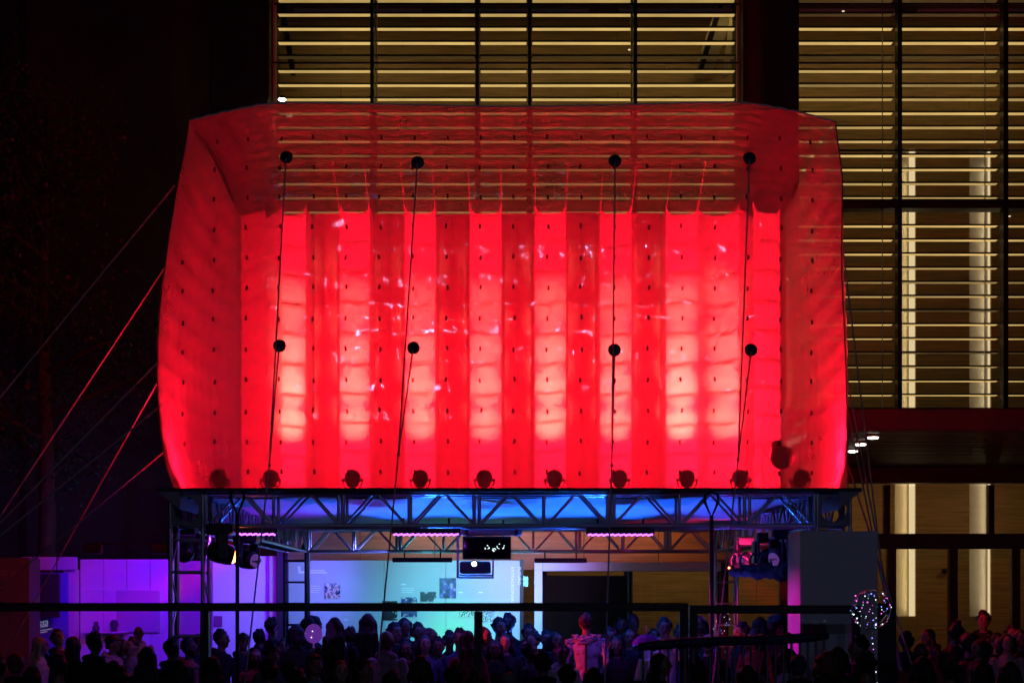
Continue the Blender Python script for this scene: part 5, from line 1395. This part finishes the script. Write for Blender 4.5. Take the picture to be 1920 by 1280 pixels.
 (1896, 1172, 4.0, 0, 'phone', 'short', 'person raising a phone near the right picture edge', 'm', 'k', 'k'),
 (1914, 1178, 2.4, 0, 'down', 'bob', 'dark head cut by the right picture edge', 'm', 'k', 'k', .9),
 (1728, 1228, -4.2, 185, 'down', 'bob', 'near large dark head low at the right, left of the dim pair', 'm', 'k', 'k', 1.05),
 (1782, 1236, -4.2, 180, 'down', 'short', 'near dark head in the middle of the right foreground', 'm', 'k', 'k'),
 (1838, 1240, -4.1, 170, 'down', 'long', 'near long haired dark head in the right foreground', 'm', 'k', 'k', .95),
 (1894, 1238, -4.1, 160, 'down', 'bob', 'near dark head with a faint warm rim at the lower right corner', 'm', 'b', 'k'),
 (955, 1258, -4.4, 185, 'down', 'cap', 'near head in a pale cap at the bottom middle', 'm', 'g', 'k'),
 (560, 1256, -4.6, 185, 'down', 'short', 'near dark head at the bottom below the child', 'm', 'k', 'k'),
 (735, 1258, -4.6, 180, 'down', 'short', 'near dark head at the foot of the second rope', 'm', 'k', 'k'),
 (1310, 1240, -4.6, 180, 'down', 'short', 'near dark head under the middle of the barrier', 'm', 'k', 'k'),
 (1400, 1244, -4.6, 180, 'down', 'bob', 'near dark head under the right half of the barrier', 'm', 'k', 'k'),
 (225, 1250, -4.6, 180, 'down', 'short', 'near dark head below the smiling man', 'm', 'k', 'k'),
]
for r_ in PPL: person(*r_)
# the performer, seen from behind, in a ruffled shirt
ris = thing('stage_riser', 'low black riser under the performer, hidden by the crowd', 'riser', (atx(1099, 1.2), 1.2, 0))
MB().bbox((-.6, -.5, .2), (.6, .5, .26), .01).build('top', M_black, ris)
for sx in (-.55, .55):
    for sy in (-.45, .45): rod('leg', ris, (sx, sy, 0), (sx, sy, .2), .025, M_black)
pf = person(1099, 1151, 1.2, 176, 'pockets', 'short', 'performer seen from behind in a ruffled pale shirt, lit red and violet', 'm', 'k', 'l', 1.05, 8, 1.02, zlift=.26)
pf.material_slots[2].material = mat('garment_p', TC['p'], .85)
rr = random.Random(2); mb = MB()
for k in range(120):
    a = rr.uniform(0, 6.28); mb.sphere((.15 * math.cos(a) * rr.uniform(.8, 1.25), .03 + .09 * math.sin(a), 1.44 + rr.uniform(-.04, .07)), (rr.uniform(.014, .03), rr.uniform(.012, .02), rr.uniform(.01, .02)), 7, 5)
for s in (-1, 1):
    for k in range(40): mb.sphere((s * (.2 + rr.uniform(-.05, .06)), rr.uniform(-.05, .07), 1.40 + rr.uniform(-.08, .06)), (rr.uniform(.014, .03), .018, rr.uniform(.01, .02)), 7, 5)
fr = mb.build('ruffle', mat('garment_l', TC['l'], .85), pf)
wp = MB().bbox((-.015, .10, 1.02), (.015, .135, 1.40), .006).build('back_strap', M_black, pf)
# white paper held up right of the performer
q = at(1203, 1255, -.2)
o = MB().grid(lambda u, v: ((u - .5) * .12 + .05 * (v - .5), .02 * math.sin(u * 4), (v - .5) * .24), 6, 8).build('paper_sheet', mat('paper', (.85, .85, .88), .6)); o.location = q
s_ = o.modifiers.new('solid', 'SOLIDIFY'); s_.thickness = .002
tag(o, 'bent white paper sheet held up right of the third rope', 'paper')
